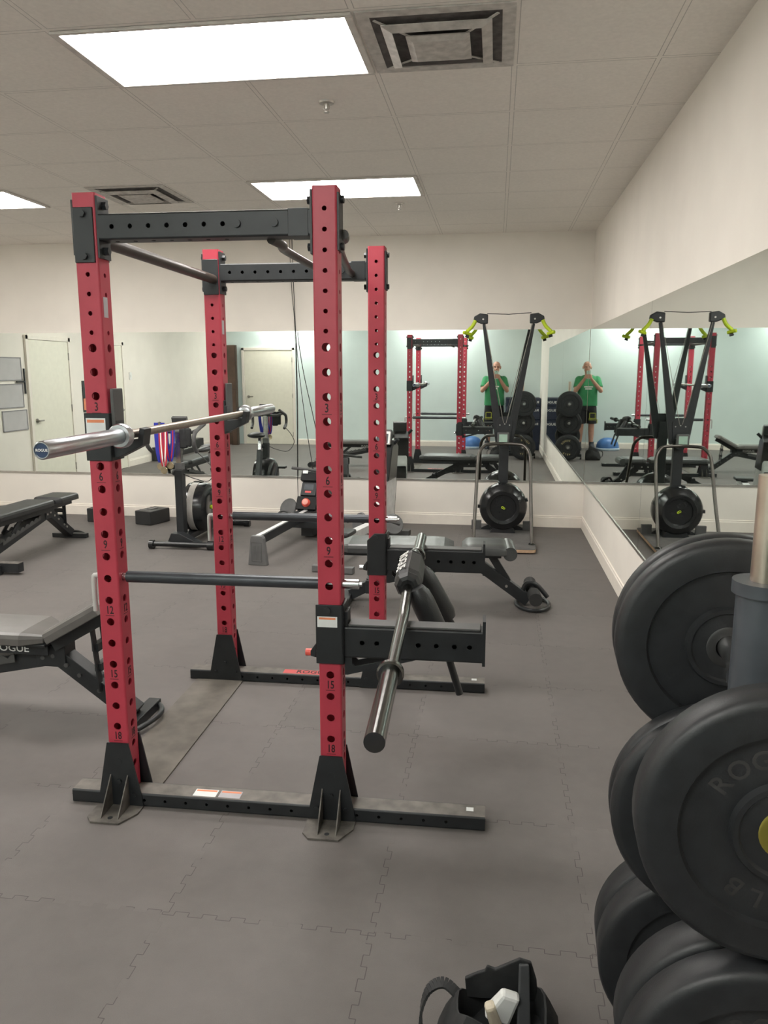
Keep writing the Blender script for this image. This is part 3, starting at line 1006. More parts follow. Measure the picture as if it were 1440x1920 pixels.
b5 = thing('adjustable_bench', 'black exercise bench with foam leg rollers behind the right side of the rack', 'weight bench', (-.22, 5.12, 0), math.radians(3))
pad_mesh(-.80, .375, -.035, .375, .34, .06, round_=.10, narrow=1.0).build('back_pad', VINYLG, b5, bevel=.006)
sp_ = pad_mesh(.02, .375, .335, .372, .33, .06, round_=.05)
sp_.cyl((.332, -.150, .385), (.332, .150, .385), .046, n=20)
sp_.build('seat_pad', VINYLG, b5, bevel=.006)
f = MB()
f.beam((-.78, 0, .355), (.28, 0, .355), .16, .03)
f.beam((-.34, 0, .30), (.16, 0, .31), .07, .075)
f.beam((-.30, 0, .28), (-.74, 0, .05), .07, .07)
f.beam((.12, 0, .29), (.47, 0, .035), .07, .075)
f.beam((.22, 0, .34), (.33, 0, .165), .05, .05)
f.build('main_frame', BLACK, b5, bevel=.003)
f = MB()
f.beam((-.76, -.22, .035), (-.76, .22, .035), .06, .05)
f.box((-.60, 0, .12), (.06, .16, .09))
f.build('rear_base', BLACK, b5, bevel=.003)
f = MB()
poly = [(-.62, .11), (-.22, .24), (-.22, .29)]
for i in range(7):
    x = -.25 - i * .055
    zt = .285 - i * .0165
    poly += [(x, zt), (x - .02, zt - .025), (x - .045, zt - .010)]
for y in (-.055, .05):
    f.prism(poly, Matrix(((1, 0, 0, 0), (0, 0, 1, y), (0, 1, 0, 0), (0, 0, 0, 1))), .006)
f.build('ladder', BLACK, b5)
f = MB()
f.tube([(.50 + .11 * math.cos(2 * PI * k / 20), .17 * math.sin(2 * PI * k / 20), .014) for k in range(20)], .013, 8, closed=True)
f.build('foot_loop', BLACK, b5)
f = MB()
f.cyl((.50, -.16, .10), (.50, .16, .10), .016)
f.tube(smooth_path([(.43, .0, .09), (.455, 0, .15), (.50, 0, .155), (.54, 0, .13), (.60, 0, .06)], 4), .016, 10)
f.beam((.47, 0, .05), (.50, 0, .10), .03, .03)
f.build('roller_bar', BLACK, b5)
for y in (-.14, .14):
    MB().cyl((.50, y - .075, .10 ), (.50, y + .075, .10), .043, n=22).build('foam_roller', FOAM, b5, bevel=.008)
for bx, bz in ((.32, .14), (-.02, .31), (-.12, .31), (.06, .31), (-.60, .13)):
    MB().cyl((bx, -.046, bz), (bx, .046, bz), .009, n=10).build('bolt', SILVER, b5)

# ------------------------------------------------------------------ black strapped blocks on the floor by the back wall
def block(label, loc, rz, first=[None]):
    if first[0] is None:
        r = thing('foam_block', label, 'block', loc, rz, 'black strapped blocks by the back wall')
        MB().box((0, 0, .0735), (.205, .30, .143)).build('body', VINYL, r, bevel=.008)
        s = MB()
        for y in (-.075, .085):
            s.box((0, y, .1462), (.19, .02, .0022))
        s.box((0, .005, .149), (.05, .12, .006))
        s.build('strap', GREYP, r)
        first[0] = r
        return r
    return dup(first[0], loc, rz, label)
block('black strapped block on the floor left of the exercise bike', (-3.535, 7.555, 0), math.radians(-17))
block('black strapped block half hidden behind the near left rack post', (-4.12, 7.63, 0), math.radians(-6))
block('black strapped block behind the far bench at the left edge', (-5.10, 7.50, 0), math.radians(-60))

# ------------------------------------------------------------------ ski machine
sk = thing('ski_machine', 'tall black air ski machine on a platform in the far right corner', 'exercise machine', (.09, 7.2, 0))
def W(mb, name, m, parent, **k):
    return mb.build(name, m, parent, world=True, **k)
pf = MB()
poly = []
for cx, cy, a0 in ((.33, 7.74, 0), (-.13, 7.74, 1), (-.13, 6.70, 2), (.33, 6.70, 3)):
    for k in range(5):
        a = PI / 2 * (a0 + k / 4)
        poly.append((cx + .05 * math.cos(a), cy + .05 * math.sin(a)))
pf.prism(poly, Matrix.Translation((0, 0, .012)), .026, 1)
pf.prism([(x, y) for x, y in poly], Matrix.Translation((0, 0, .0381)), .003, 0)
for x in (-.12, .32):
    for y in (6.75, 7.7):
        pf.cyl((x, y, 0.0005), (x, y, .012), .02)
W(pf, 'platform', [PLATF, WOOD], sk)
fw = MB()
oc = (.094, 7.40, .292)
fw.lathe([(0, .10), (.09, .10), (.118, .10), (.125, .112), (.155, .118), (.165, .105), (.205, .085), (.224, .05), (.228, 0), (.224, -.06), (.19, -.10), (0, -.105)], oc, (0, -1, 0), 48)
for a in (0.1 * PI, .55 * PI, 1.0 * PI, 1.35 * PI):
    fw.box((oc[0] + .226 * math.cos(a), 7.37, oc[2] + .226 * math.sin(a)), (.03, .05, .03), (0, -a, 0))
fo = W(fw, 'flywheel_housing', BLACKG, sk)
lg = MB()
lg.tube([(oc[0] - .006 + .010 * math.cos(2 * PI * k / 12), 7.299, oc[2] + .003 + .009 * math.sin(2 * PI * k / 12)) for k in range(12)], .0032, 6, closed=True)
lg.tube([(oc[0] + .008 + .008 * math.cos(2 * PI * k / 12), 7.299, oc[2] - .006 + .008 * math.sin(2 * PI * k / 12)) for k in range(12)], .0032, 6, closed=True)
W(lg, 'emblem', GREEN, fo)
ft = MB()
ft.prism([(-.12, .042), (.12, .042), (.08, .11), (-.08, .11)], Matrix(((1, 0, 0, .094), (0, 0, 1, 7.34), (0, 1, 0, 0), (0, 0, 0, 1))), .14)
ft.prism([(-.23, .042), (.23, .042), (.10, .11), (-.10, .11)], Matrix(((1, 0, 0, .094), (0, 0, 1, 7.49), (0, 1, 0, 0), (0, 0, 0, 1))), .05)
W(ft, 'flywheel_foot', BLACK, sk)
W(MB().b2((.045, 7.50, .10), (.135, 7.57, 1.06)), 'mast', BLACK, sk, bevel=.006)
vp = MB()
vp.prism([(-.055, .88), (.055, .88), (.075, 1.10), (.045, 1.14), (-.045, 1.14), (-.075, 1.10)], Matrix(((1, 0, 0, .09), (0, 0, 1, 7.488), (0, 1, 0, 0), (0, 0, 0, 1))), .012)
for bx, bz in ((-.03, .95), (.03, .95), (-.045, 1.06), (0, 1.07), (.045, 1.06)):
    vp.cyl((.09 + bx, 7.489, bz), (.09 + bx, 7.482, bz), .006, n=8, mi=1)
W(vp, 'mast_bracket', [BLACK, SILVER], sk, bevel=.002)
for s2, xt in ((-1, -.135), (1, .338)):
    x0 = .09 + s2 * .045
    am = MB().beam((x0, 7.525, .90), (xt * .95 + x0 * .05, 7.48, 2.0), .080, .05, side=(1, 0, 0), w1=.030, h1=.03)
    W(am, 'arm', BLACK, sk, bevel=.004)
    hd = MB()
    hd.prism([(-.045 * s2, -.035), (-.045 * s2, .05), (.03 * s2, .06), (.085 * s2, .03), (.09 * s2, -.005), (.02 * s2, -.035)][::s2], Matrix(((1, 0, 0, xt), (0, 0, 1, 7.45), (0, 1, 0, 2.035), (0, 0, 0, 1))), .05)
    ho = W(hd, 'pulley_head', BLACK, sk, bevel=.008)
    W(MB().cyl((xt, 7.448, 2.04), (xt, 7.442, 2.04), .008), 'pulley_bolt', SILVER, ho)
    hl = MB()
    p0 = Vector((xt + s2 * .07, 7.455, 2.03)); p1 = Vector((xt + s2 * .150, 7.44, 1.925))
    hl.tube(smooth_path([p0, p0 + Vector((s2 * .03, 0, -.055)), p1], 4), [.017] * 9, 10)
    hl.cyl(p1 + Vector((s2 * .028, -.02, -.005)), p1 + Vector((-s2 * .03, .03, -.02)), .016)
    W(hl, 'pull_handle', GREEN, sk)
    W(MB().cyl(p1 + Vector((-s2 * .02, 0, -.045)), p1 + Vector((s2 * .012, 0, -.035)), .012), 'handle_strap', BLACK, sk)
    W(MB().tube([(xt - s2 * .02, 7.44, 2.0), (.09 + s2 * .012, 7.475, 1.08)], .0022, 5), 'drive_cord', mat('pale_cord', (.35, .32, .28), .8), sk)
W(MB().tube([(-.10, 7.455, 2.09), (.10, 7.455, 2.083), (.305, 7.455, 2.095)], .0035, 6), 'top_cord', CABLE, sk)
mo = W(MB().b2((.022, 7.40, .875), (.135, 7.44, .995)), 'monitor', GREYM, sk, bevel=.008)
W(MB().b2((.040, 7.397, .905), (.117, 7.3995, .978)), 'screen', LCD, mo)
W(MB().b2((.06, 7.44, .90), (.10, 7.50, .94)), 'monitor_arm', BLACK, sk)
half = [(.35, 6.86, .042), (.340, 7.10, .42), (.332, 7.27, .74), (.318, 7.31, .82), (.285, 7.345, .865), (.24, 7.37, .885), (.09, 7.40, .89)]
pts = smooth_path(half, 5)
full = pts + [Vector((.18 - p.x, p.y, p.z)) for p in reversed(pts[:-1])]
W(MB().tube(full, .0155, 12), 'stand_hoop', mat('dark_bronze_tube', (.085, .078, .07), .3, metal=.8), sk)
W(MB().b2((.065, 7.40, .86), (.115, 7.51, .90)), 'hoop_clamp', BLACK, sk)
for x in (.35, -.17):
    W(MB().lathe([(0, 0), (.03, 0), (.03, .008), (.018, .014), (0, .014)], (x, 6.86, .0412), (0, 0, 1), 18), 'stand_foot', BLKCHROME, sk)
    W(MB().b2((x - .035 if x < 0 else x - .06, 7.48, .041), (x + .06 if x < 0 else x + .035, 7.52, .13)), 'stand_bracket', GREYM, sk)

# ------------------------------------------------------------------ exercise bike
bk = thing('exercise_bike', 'black air exercise bike with ribbons on its handlebar, by the back wall', 'exercise machine', (-2.74, 6.95, 0))
f = MB()
f.cyl((-3.03, 6.40, .045), (-2.44, 6.42, .045), .023)
f.cyl((-3.035, 6.40, .040), (-2.995, 6.40, .040), .040)
f.cyl((-2.50, 6.42, .040), (-2.44, 6.42, .040), .040)
W(f, 'front_foot', BLACKG, bk)
f = MB()
f.prism([(-.10, .045), (.20, .045), (.02, .135), (-.06, .135)], Matrix(((1, 0, 0, -2.79), (0, 0, 1, 6.44), (0, 1, 0, 0), (0, 0, 0, 1))), .10)
f.b2((-2.83, 6.54, .045), (-2.73, 7.50, .10))
W(f, 'main_frame', BLACK, bk, bevel=.004)
W(MB().beam((-2.80, 6.58, .11), (-2.79, 6.56, .70), .068, .095, side=(1, 0, 0)), 'column', BLACK, bk, bevel=.006)
W(MB().b2((-2.825, 6.535, .70), (-2.755, 6.60, .76)), 'column_clamp', GREYP, bk, bevel=.004)
W(MB().cyl((-2.80, 6.60, .66), (-2.85, 6.62, .66), .022).cyl((-2.85, 6.62, .66), (-2.87, 6.63, .66), .03), 'clamp_knob', BLACK, bk)
W(MB().beam((-2.79, 6.565, .70), (-2.785, 6.56, 1.03), .045, .055, side=(1, 0, 0)), 'handlebar_post', CHROME, bk)
hb = MB()
hb.tube([(-3.0, 6.50, 1.06), (-2.94, 6.53, 1.035), (-2.79, 6.56, 1.035), (-2.64, 6.53, 1.035), (-2.58, 6.50, 1.06)], .016, 10)
for x, s2 in ((-3.0, -1), (-2.58, 1)):
    hb.tube(smooth_path([(x, 6.66, 1.10), (x, 6.50, 1.06), (x + s2 * .005, 6.40, 1.02), (x + s2 * .005, 6.39, .93), (x - s2 * .002, 6.46, .87)], 4), .018, 10)
W(hb, 'handlebar', GREYM, bk)
mo = W(MB().box((-2.78, 6.60, 1.11), (.14, .04, .12), (math.radians(20), 0, 0)), 'monitor', GREYM, bk, bevel=.006)
W(MB().box((-2.78, 6.622, 1.115), (.09, .004, .065), (math.radians(20), 0, 0)), 'screen', LCD, mo)
fw = MB()
oc = (-2.715, 6.84, .315)
fw.lathe([(0, .095), (.12, .115), (.19, .11), (.222, .085), (.228, .05), (.228, -.075), (.222, -.10), (.18, -.115), (0, -.115)], oc, (1, 0, 0), 48)
fw.box((oc[0] - .02, 6.86, oc[2] + .232), (.08, .06, .012))
fo = W(fw, 'flywheel_housing', BLACKG, bk)
bd = MB()
n = 40
prof = []
for k in range(n + 1):
    a = math.radians(95) + math.radians(145) * k / n
    prof.append((math.cos(a), math.sin(a)))
vs, fs = [], []
for c_, s_ in prof:
    for x in (-.055, .005):
        vs.append((oc[0] + x, oc[1] + .2305 * c_, oc[2] + .2305 * s_))
for k in range(n):
    fs.append((2 * k, 2 * k + 1, 2 * k + 3, 2 * k + 2))
bd.add(vs, fs, 0, True)
W(bd, 'perforated_band', mat('perforated_silver', (.42, .40, .37), .45, metal=.25, var=.3, scale=350), fo)
W(MB().cyl((oc[0] + .0955, oc[1], oc[2]), (oc[0] + .112, oc[1], oc[2]), .018), 'emblem', GREEN, fo)
W(MB().beam((-2.66, 7.42, .06), (-2.69, 7.14, .66), .05, .085, side=(1, 0, 0)), 'seat_tube', BLACK, bk, bevel=.005)
W(MB().beam((-2.69, 7.14, .64), (-2.70, 7.09, .80), .032, .045, side=(1, 0, 0)), 'seat_post', CHROME, bk)
st = MB()
st.ell((-2.72, 7.16, .84), (.105, .10, .035)); st.ell((-2.73, 7.04, .835), (.05, .16, .028))
W(st, 'saddle', VINYL, bk)
W(MB().cyl((-2.98, 7.50, .035), (-2.48, 7.50, .035), .030).cyl((-2.52, 7.50, .03), (-2.46, 7.50, .03), .034), 'rear_foot', BLACKG, bk)
cr = MB()
cr.cyl((-2.86, 7.02, .34), (-2.55, 7.02, .34), .018)
cr.beam((-2.86, 7.02, .34), (-2.86, 7.14, .24), .02, .03); cr.beam((-2.55, 7.02, .34), (-2.55, 6.90, .44), .02, .03)
cr.b2((-2.97, 7.11, .225), (-2.87, 7.19, .25)); cr.b2((-2.54, 6.86, .43), (-2.45, 6.94, .455))
W(cr, 'crank', BLACK, bk)
W(MB().tube(smooth_path([(-2.60, 6.42, .90), (-2.50, 6.45, .80), (-2.45, 6.5, .70), (-2.52, 6.55, .60), (-2.66, 6.56, .62), (-2.76, 6.56, .66)], 5), .004, 6), 'sensor_cable', CABLE, bk)

# medals hanging from the handlebar
def medal(label, x, y, zt, zb, w_, ribm, stripe):
    r = thing('medal', label, 'medal', (x, y, zb), 0, 'ribboned medals on the bike handlebar')
    h = zt - zb
    for s2 in (-1, 1):
        rb = MB()
        pts = [(s2 * w_, .006, h), (s2 * w_ * .95, .0, h * .6), (s2 * w_ * .5, -.006, h * .25), (0, -.008, .035)]
        P = smooth_path(pts, 4)
        ww = .019
        vs = []
        for p in P:
            for a in (-ww, -ww * .3, ww * .3, ww):
                vs.append((p.x + a, p.y, p.z)); vs.append((p.x + a, p.y + .002, p.z))
        k8 = 8
        for i in range(len(P) - 1):
            for j in range(3):
                a = i * k8 + j * 2
                mi = 1 if (j == 1 and stripe) else 0
                rb.add([vs[a], vs[a + 2], vs[a + k8 + 2], vs[a + k8]], [(0, 1, 2, 3)], mi)
                rb.add([vs[a + 1], vs[a + 3], vs[a + k8 + 3], vs[a + k8 + 1]], [(3, 2, 1, 0)], mi)
        rb.build('ribbon', [ribm, stripe or ribm], r)
    MB().lathe([(0, -.004), (.026, -.004), (.030, -.0055), (.032, 0), (.030, .003), (0, .003)], (0, -.008, 0), (0, -1, 0), 26).build('disc', GOLD, r)
    return r
medal('medal on a plain royal blue ribbon hanging from the bike handlebar', -2.885, 6.385, 1.125, .745, .030, BLUE, None)
medal('round medal on a red and white striped ribbon, between blue ribbons on the bike', -2.84, 6.352, 1.11, .715, .022, RIBR, WHITE)
medal('medal on a blue ribbon with a red stripe, rightmost of the bike medals', -2.795, 6.385, 1.115, .755, .030, BLUE, RIBR)
tw = MB()
for i, (x, z0, z1) in enumerate(((-2.70, .90, 1.075), (-2.655, .915, 1.075))):
    tw.box((x, 6.455, (z0 + z1) / 2), (.07, .035, z1 - z0), (0, .12 * (i - .5), 0), taper=.8)
tag(tw.build('towel', BAG, None, bevel=.012), 'black cloth draped over the bike handlebar', 'cloth')

# ------------------------------------------------------------------ rowing machine with red knob
r1 = thing('rowing_machine', 'dark rowing machine with red round knob, grey end foot facing the camera', 'exercise machine', (-1.90, 5.94, 0), math.radians(-8.0))
ff = MB()
M = Matrix(((1, 0, 0, 0), (0, 0, 1, 0), (0, 1, 0, 0), (0, 0, 0, 1)))
ff.prism([(-.080, .001), (.085, .001), (.058, .225), (.045, .245), (-.045, .245), (-.055, .225)], M, .05)
fo = ff.build('rear_foot', GREYP, r1, bevel=.004)
gr = MB()
for x0, x1, z0, z1 in ((-.046, -.042, .03, .19), (.042, .046, .03, .19), (-.046, .046, .187, .191), (-.046, .046, .03, .034)):
    gr.b2((x0, -.002, z0), (x1, -.0003, z1))
for i in range(6):
    gr.b2((-.032 + i * .0125, -.0016, .045), (-.030 + i * .0125, -.0003, .165))
gr.build('grip_grooves', GREYM, fo)
rl = MB()
rl.beam((0, .03, .205), (0, 1.20, .235), .062, .075)
ro = rl.build('monorail', BLACK, r1, bevel=.004)
MB().beam((0, .03, .244), (0, 1.15, .274), .04, .004).build('rail_track', GREYL, ro)
tb = MB()
M2 = Matrix(((0, 0, 1, -.12), (1, 0, 0, 0), (0, 1, 0, 0), (0, 0, 0, 1)))
tb.prism([(1.00, .19), (1.60, .19), (1.60, .45), (1.40, .60), (1.27, .60), (1.08, .27), (1.00, .27)], Matrix(((0, 0, 1, -.085), (1, 0, 0, 0), (0, 1, 0, 0), (0, 0, 0, 1))), .17)
to = tb.build('tower', BLACK, r1, bevel=.006)
def on_tower(t, off):     # point on the slanted face of the tower
    return Vector((0, 1.08 + .19 * t - .866 * off, .27 + .33 * t + .5 * off))
slope = (math.radians(60), 0, 0)
MB().box(on_tower(.18, .01), (.20, .13, .035), slope).build('control_base', BLACKG, to, bevel=.006)
MB().box(on_tower(.55, .012), (.15, .13, .03), slope).build('console', BLACK, to, bevel=.005)
MB().box(on_tower(.60, .0285), (.095, .055, .003), slope).build('screen', LCDB, to)
kb = MB()
kb.box(on_tower(.47, .0285), (.06, .018, .003), slope)
kb.build('console_print', RLBL, to)
d = Vector((0, -.866, .5))
p = on_tower(.18, .028)
MB().lathe([(0, .03), (.030, .028), (.040, .016), (.042, 0)], p, d, 26).build('knob', REDPIN, to)
MB().lathe([(0, .0325), (.022, .0315), (.028, .030)], p, d, 26).build('knob_cap', mat('pale_red_cap', (.72, .32, .26), .5), to)
MB().box(on_tower(.88, .02), (.19, .09, .05), slope).build('handle_cradle', BLACKG, to, bevel=.006)
MB().box(on_tower(.97, .055) + Vector((-.05, 0, 0)), (.05, .03, .01), slope).build('cradle_label', LBL, to)
MB().cyl((-.20, 1.24, .650), (.24, 1.30, .610), .014).build('pull_handle', GREYM, r1)
for s2 in (-1, 1):
    fp = MB()
    fp.ell((s2 * .185, 1.10, .285), (.085, .02, .10), rot=(math.radians(-35), 0, 0))
    fp.box((s2 * .185, 1.07, .215), (.12, .12, .07))
    fp.tube(smooth_path([(s2 * .25, 1.02, .245), (s2 * .185, .985, .275), (s2 * .12, 1.02, .245)], 4), .010, 8)
    fp.build('footplate', GREYM, r1, bevel=.004)
fb = MB()
fb.beam((-.22, 1.52, .035), (.22, 1.52, .035), .07, .05)
fb.b2((-.06, 1.1, .02), (.06, 1.52, .19))
fb.b2((-.16, .98, .12), (.16, 1.18, .18))
fb.build('front_base', BLACK, r1, bevel=.004)
se = MB()
se.box((0, .80, .30), (.20, .20, .05)); 
# ------------------------------------------------------------------ second rower with tall grey tower
r2 = thing('rowing_machine', 'tall silver-grey rowing machine with white framed screen behind the far right rack post', 'exercise machine', (-1.235, 5.80, 0), math.radians(-7.5))
rb = MB()
rb.beam((-.17, 0, .03), (.17, 0, .03), .06, .05)
rb.b2((-.035, -.03, .05), (.035, .03, .20))
rb.build('rear_foot', GREYP, r2, bevel=.004)
MB().beam((0, -.06, .235), (0, 1.30, .16), .075, .07).build('monorail', GREYL, r2, bevel=.004)
MB().box((0, .18, .285), (.21, .22, .04)).build('seat', VINYL, r2, bevel=.015)
tw_ = MB()
tw_.prism([(1.05, .10), (1.55, .10), (1.66, .50), (1.60, .80), (1.50, .80), (1.33, .62), (1.22, .40)], Matrix(((0, 0, 1, -.05), (1, 0, 0, 0), (0, 1, 0, 0), (0, 0, 0, 1))), .13)
to = tw_.build('tower', GREYL, r2, bevel=.015)
MB().prism([(1.30, .55), (1.60, .55), (1.68, .85), (1.56, .92), (1.44, .86)], Matrix(((0, 0, 1, -.065), (1, 0, 0, 0), (0, 1, 0, 0), (0, 0, 0, 1))), .16).build('tower_shroud', BLACKG, to, bevel=.01)
MB().prism([(1.50, .12), (1.62, .12), (1.72, .50), (1.66, .55)], Matrix(((0, 0, 1, -.042), (1, 0, 0, 0), (0, 1, 0, 0), (0, 0, 0, 1))), .11).build('fan_cover', BLACKG, to, bevel=.01)
cs = MB().box((.0, 1.44, .945), (.15, .035, .125), (math.radians(-18), 0, 0))
so = cs.build('console', WHITE, r2, bevel=.008)
MB().box((.0, 1.4235, .942), (.115, .008, .09), (math.radians(-18), 0, 0)).build('screen', LCDB, so)
MB().box((.0, 1.49, .95), (.15, .05, .14), (math.radians(-18), 0, 0)).build('console_back', GREYM, r2, bevel=.008)
MB().tube(smooth_path([(-.16, 1.50, .90), (-.05, 1.55, .86), (.05, 1.55, .86), (.13, 1.52, .93)], 4), .016, 10).build('pull_handle', BLACK, r2)
for s2 in (-1, 1):
    fp = MB()
    fp.lathe([(0, -.015), (.09, -.015), (.10, 0), (.09, .015), (0, .015)], (s2 * .165, 1.22, .165), (s2 * .6, -.75, .35), 26)
    fp.build('footplate', GREYP, r2)
    fp = MB()
    fp.tube(smooth_path([(s2 * .08, 1.12, .18), (s2 * .15, 1.05, .235), (s2 * .25, 1.12, .19)], 4), .016, 8)
    fp.build('foot_strap', GREYM, r2)
fb = MB()
fb.beam((-.25, 1.52, .03), (.25, 1.52, .03), .08, .05)
fb.b2((-.05, 1.1, .02), (.05, 1.52, .15))
fb.cyl((-.17, 1.22, .10), (.17, 1.22, .10), .02)
fb.build('front_base', GREYM, r2, bevel=.004)

# ------------------------------------------------------------------ cables by the mirror
tag(MB().tube(smooth_path([(-2.08, 7.86, ZC - .001), (-2.07, 7.872, 2.4), (-2.045, 7.878, 2.0), (-2.04, 7.880, 1.2), (-2.05, 7.880, .50), (-2.04, 7.870, .14)], 6), .0035, 6).build('power_cable', CABLE, None), 'thin black cable hanging straight down the back wall mirror', 'cable')
tag(MB().tube(smooth_path([(-2.055, 7.865, ZC - .001), (-2.045, 7.86, 2.4), (-2.03, 7.855, 1.95), (-1.99, 7.80, 1.55), (-1.90, 7.70, 1.0), (-1.82, 7.66, .50), (-1.80, 7.64, .10), (-1.80, 7.64, .006)], 6), .004, 6).build('power_cable', CABLE, None), 'black cable slanting from the wall down to the rowing machine with red knob', 'cable')

# ------------------------------------------------------------------ weight tree and bumper plates
TX, TY, TR = .477, 1.40, math.radians(-3.5)
tree = thing('weight_tree', 'dark grey weight plate tree with chrome upright horn at right', 'weight rack', (TX, TY, 0), TR)
MB().cyl((0, 0, .05), (0, 0, 1.195), .045, n=36).cyl((0, 0, 1.175), (0, 0, 1.198), .053, n=36).build('post', mat('slate_post', (.06, .068, .078), .4, var=.15), tree, bevel=.003)
MB().cyl((0, 0, 1.19), (0, 0, 1.385), .0245, n=28).build('top_horn', mat('brushed_horn', (.62, .54, .45), .35, metal=1.0), tree, bevel=.002)
bs = MB()
bs.beam((0, -.34, .075), (0, .10, .075), .07, .05); bs.beam((-.25, -.33, .075), (.25, -.33, .075), .07, .05); bs.beam((-.25, .09, .075), (.25, .09, .075), .06, .05)
bs.build('base', BLACK, tree, bevel=.004)
for x, y in ((-.24, -.33), (.24, -.33), (-.24, .09), (.24, .09)):
    MB().cyl((x - .012, y, .026), (x + .012, y, .026), .0255, n=18).build('caster', RUBBER, tree)
HORNS = [(-1, .862), (-1, .40), (1, 1.0), (1, .665), (1, .236)]
for s2, z in HORNS:
    h = MB().cyl((0, s2 * .045, z), (0, s2 * .38, z), .0235, n=24)
    h.cyl((0, s2 * .045, z), (0, s2 * .06, z), .04, n=24)
    h.build('plate_horn', CHROME, tree)
def plate_proto(th, txt, tm, r=.225, sides=(-1, 1)):
    mb = MB()
    h = th / 2
    for s2 in (1, -1):
        prof = [(.0255, -h + .006), (.0255, h - .006), (.070, h - .006), (.074, h - .001), (.082, h - .001), (.086, h - .012), (.158, h - .012), (.163, h - .001), (.208, h), (.219, h - .004), (r, h - .012)]
        if s2 == 1:
            front = prof
    full = front + [(rr, -hh) for rr, hh in reversed(front[2:])]
    mb.lathe(full, (0, 0, 0), (0, -1, 0), 64, 0, True, close=True)
    mb.lathe([(.0256, h - .003), (.040, h - .003), (.044, h - .005)], (0, 0, 0), (0, -1, 0), 32, 1)
    mb.lathe([(.0256, -h + .003), (.040, -h + .003), (.044, -h + .005)], (0, 0, 0), (0, -1, 0), 32, 1)
    for sgn in sides:
        for wi, (word, a0) in enumerate(txt):
            for ci, ch in enumerate(word):
                a = a0 - (ci - (len(word) - 1) / 2) * .30
                rad = Vector((math.cos(a), 0, math.sin(a)))
                if sgn > 0:
                    rad = Vector((-rad.x, 0, rad.z))
                n = Vector((0, sgn, 0))
                right = rad.cross(n)
                o = rad * .122 + n * (h - .0118)
                mb.text(ch, face_M(o, right, rad), .044, 2)
    return mb, tm
GRP = 'black rubber bumper plates on the weight tree'
def plate(name, label, y, z, th, txt, tm, hub=None, r=.225):
    mb, tm = plate_proto(th, txt, tm, r, (-1, 1) if y < TY else (1,))
    o = mb.build('bumper_plate', [RUBBER, hub or HUBG, tm], None)
    o.location = (TX, y, z - .0018 if True else z)
    tag(o, label, 'weight plate', GRP)
    return o
HUBG = mat('dark_hub', (.07, .07, .07), .4, metal=.6)
HUBY = mat('brass_hub', (.45, .38, .08), .35, metal=.8)
RG = [('ROGUE', PI * .62), ('45LB', PI * 1.45)]
def P(label, y, z, th, txt=RG, tm=RUBTXT, hub=None, spin=0.0):
    o = plate('bumper_plate', label, y, z, th, txt, tm, hub)
    d = y - TY
    o.location = (TX - d * math.sin(TR), TY + d * math.cos(TR), z - .0018)
    o.rotation_euler = (0, spin, TR)
    return o
P('large black bumper plate nearest the camera, with a brass-yellow hub', 1.187, .862, .075, hub=HUBY)
P('lower near bumper plate with its face lit pale from above at the bottom right corner', 1.178, .40, .075, spin=.6)  # same rubber as the other plates; overhead light makes the face pale
P('lower near bumper plate behind the pale one, at the bottom right', 1.262, .40, .085)
P('top far bumper plate whose dark face shows beside the grey post', 1.632, 1.0, .055, spin=2.2)
P('top far bumper plate just beyond the one beside the grey post', 1.689, 1.0, .055)
P('middle bumper plate between the top far plate and the nearest large plate', 1.532, .665, .045, spin=1.0)
P('second middle bumper plate, just beyond the first middle plate', 1.578, .665, .045, spin=1.4)
P('lowest bumper plate on the mirror-facing side, with yellow lettering', 1.725, .236, .08, tm=YELTXT)
P('lowest bumper plate beside the yellow lettered one, at the lower right edge', 1.642, .236, .08, tm=YELTXT)

# ------------------------------------------------------------------ bag on the floor at the bottom edge
bg = thing('gym_bag', 'open black nylon bag on the floor at the bottom edge', 'bag', (.035, 1.53, 0))
bm_ = MB()
rows = []
for (z, sx, sy, dx) in ((.002, .12, .10, 0), (.05, .135, .12, 0), (.10, .13, .11, .005), (.145, .112, .09, .01), (.165, .10, .075, .012)):
    row = []
    for k in range(28):
        t = 2 * PI * k / 28
        wob = 1 + .06 * math.sin(3 * t + z * 20) + .04 * math.sin(5 * t)
        row.append((dx + sx * wob * math.copysign(abs(math.cos(t)) ** .7, math.cos(t)), sy * wob * math.copysign(abs(math.sin(t)) ** .7, math.sin(t)), z + (.014 * math.sin(2 * t) + .008 * math.sin(5 * t)) * (z > .01)))
    rows.append(row)
inner = [(p[0] * .93, p[1] * .93, p[2] - .07) for p in rows[-1]]
rows.append([(p[0] * .96, p[1] * .96, p[2]) for p in rows[-1]]); rows.append(inner)
vs = [p for r in rows for p in r]
fs = [(i * 28 + k, i * 28 + (k + 1) % 28, (i + 1) * 28 + (k + 1) % 28, (i + 1) * 28 + k) for i in range(len(rows) - 1) for k in range(28)]
bm_.add(vs, fs, 0, True)
bm_.add(rows[0], [tuple(reversed(range(28)))]); bm_.add(inner, [tuple(range(28))])
bm_.build('body', BAG, bg)
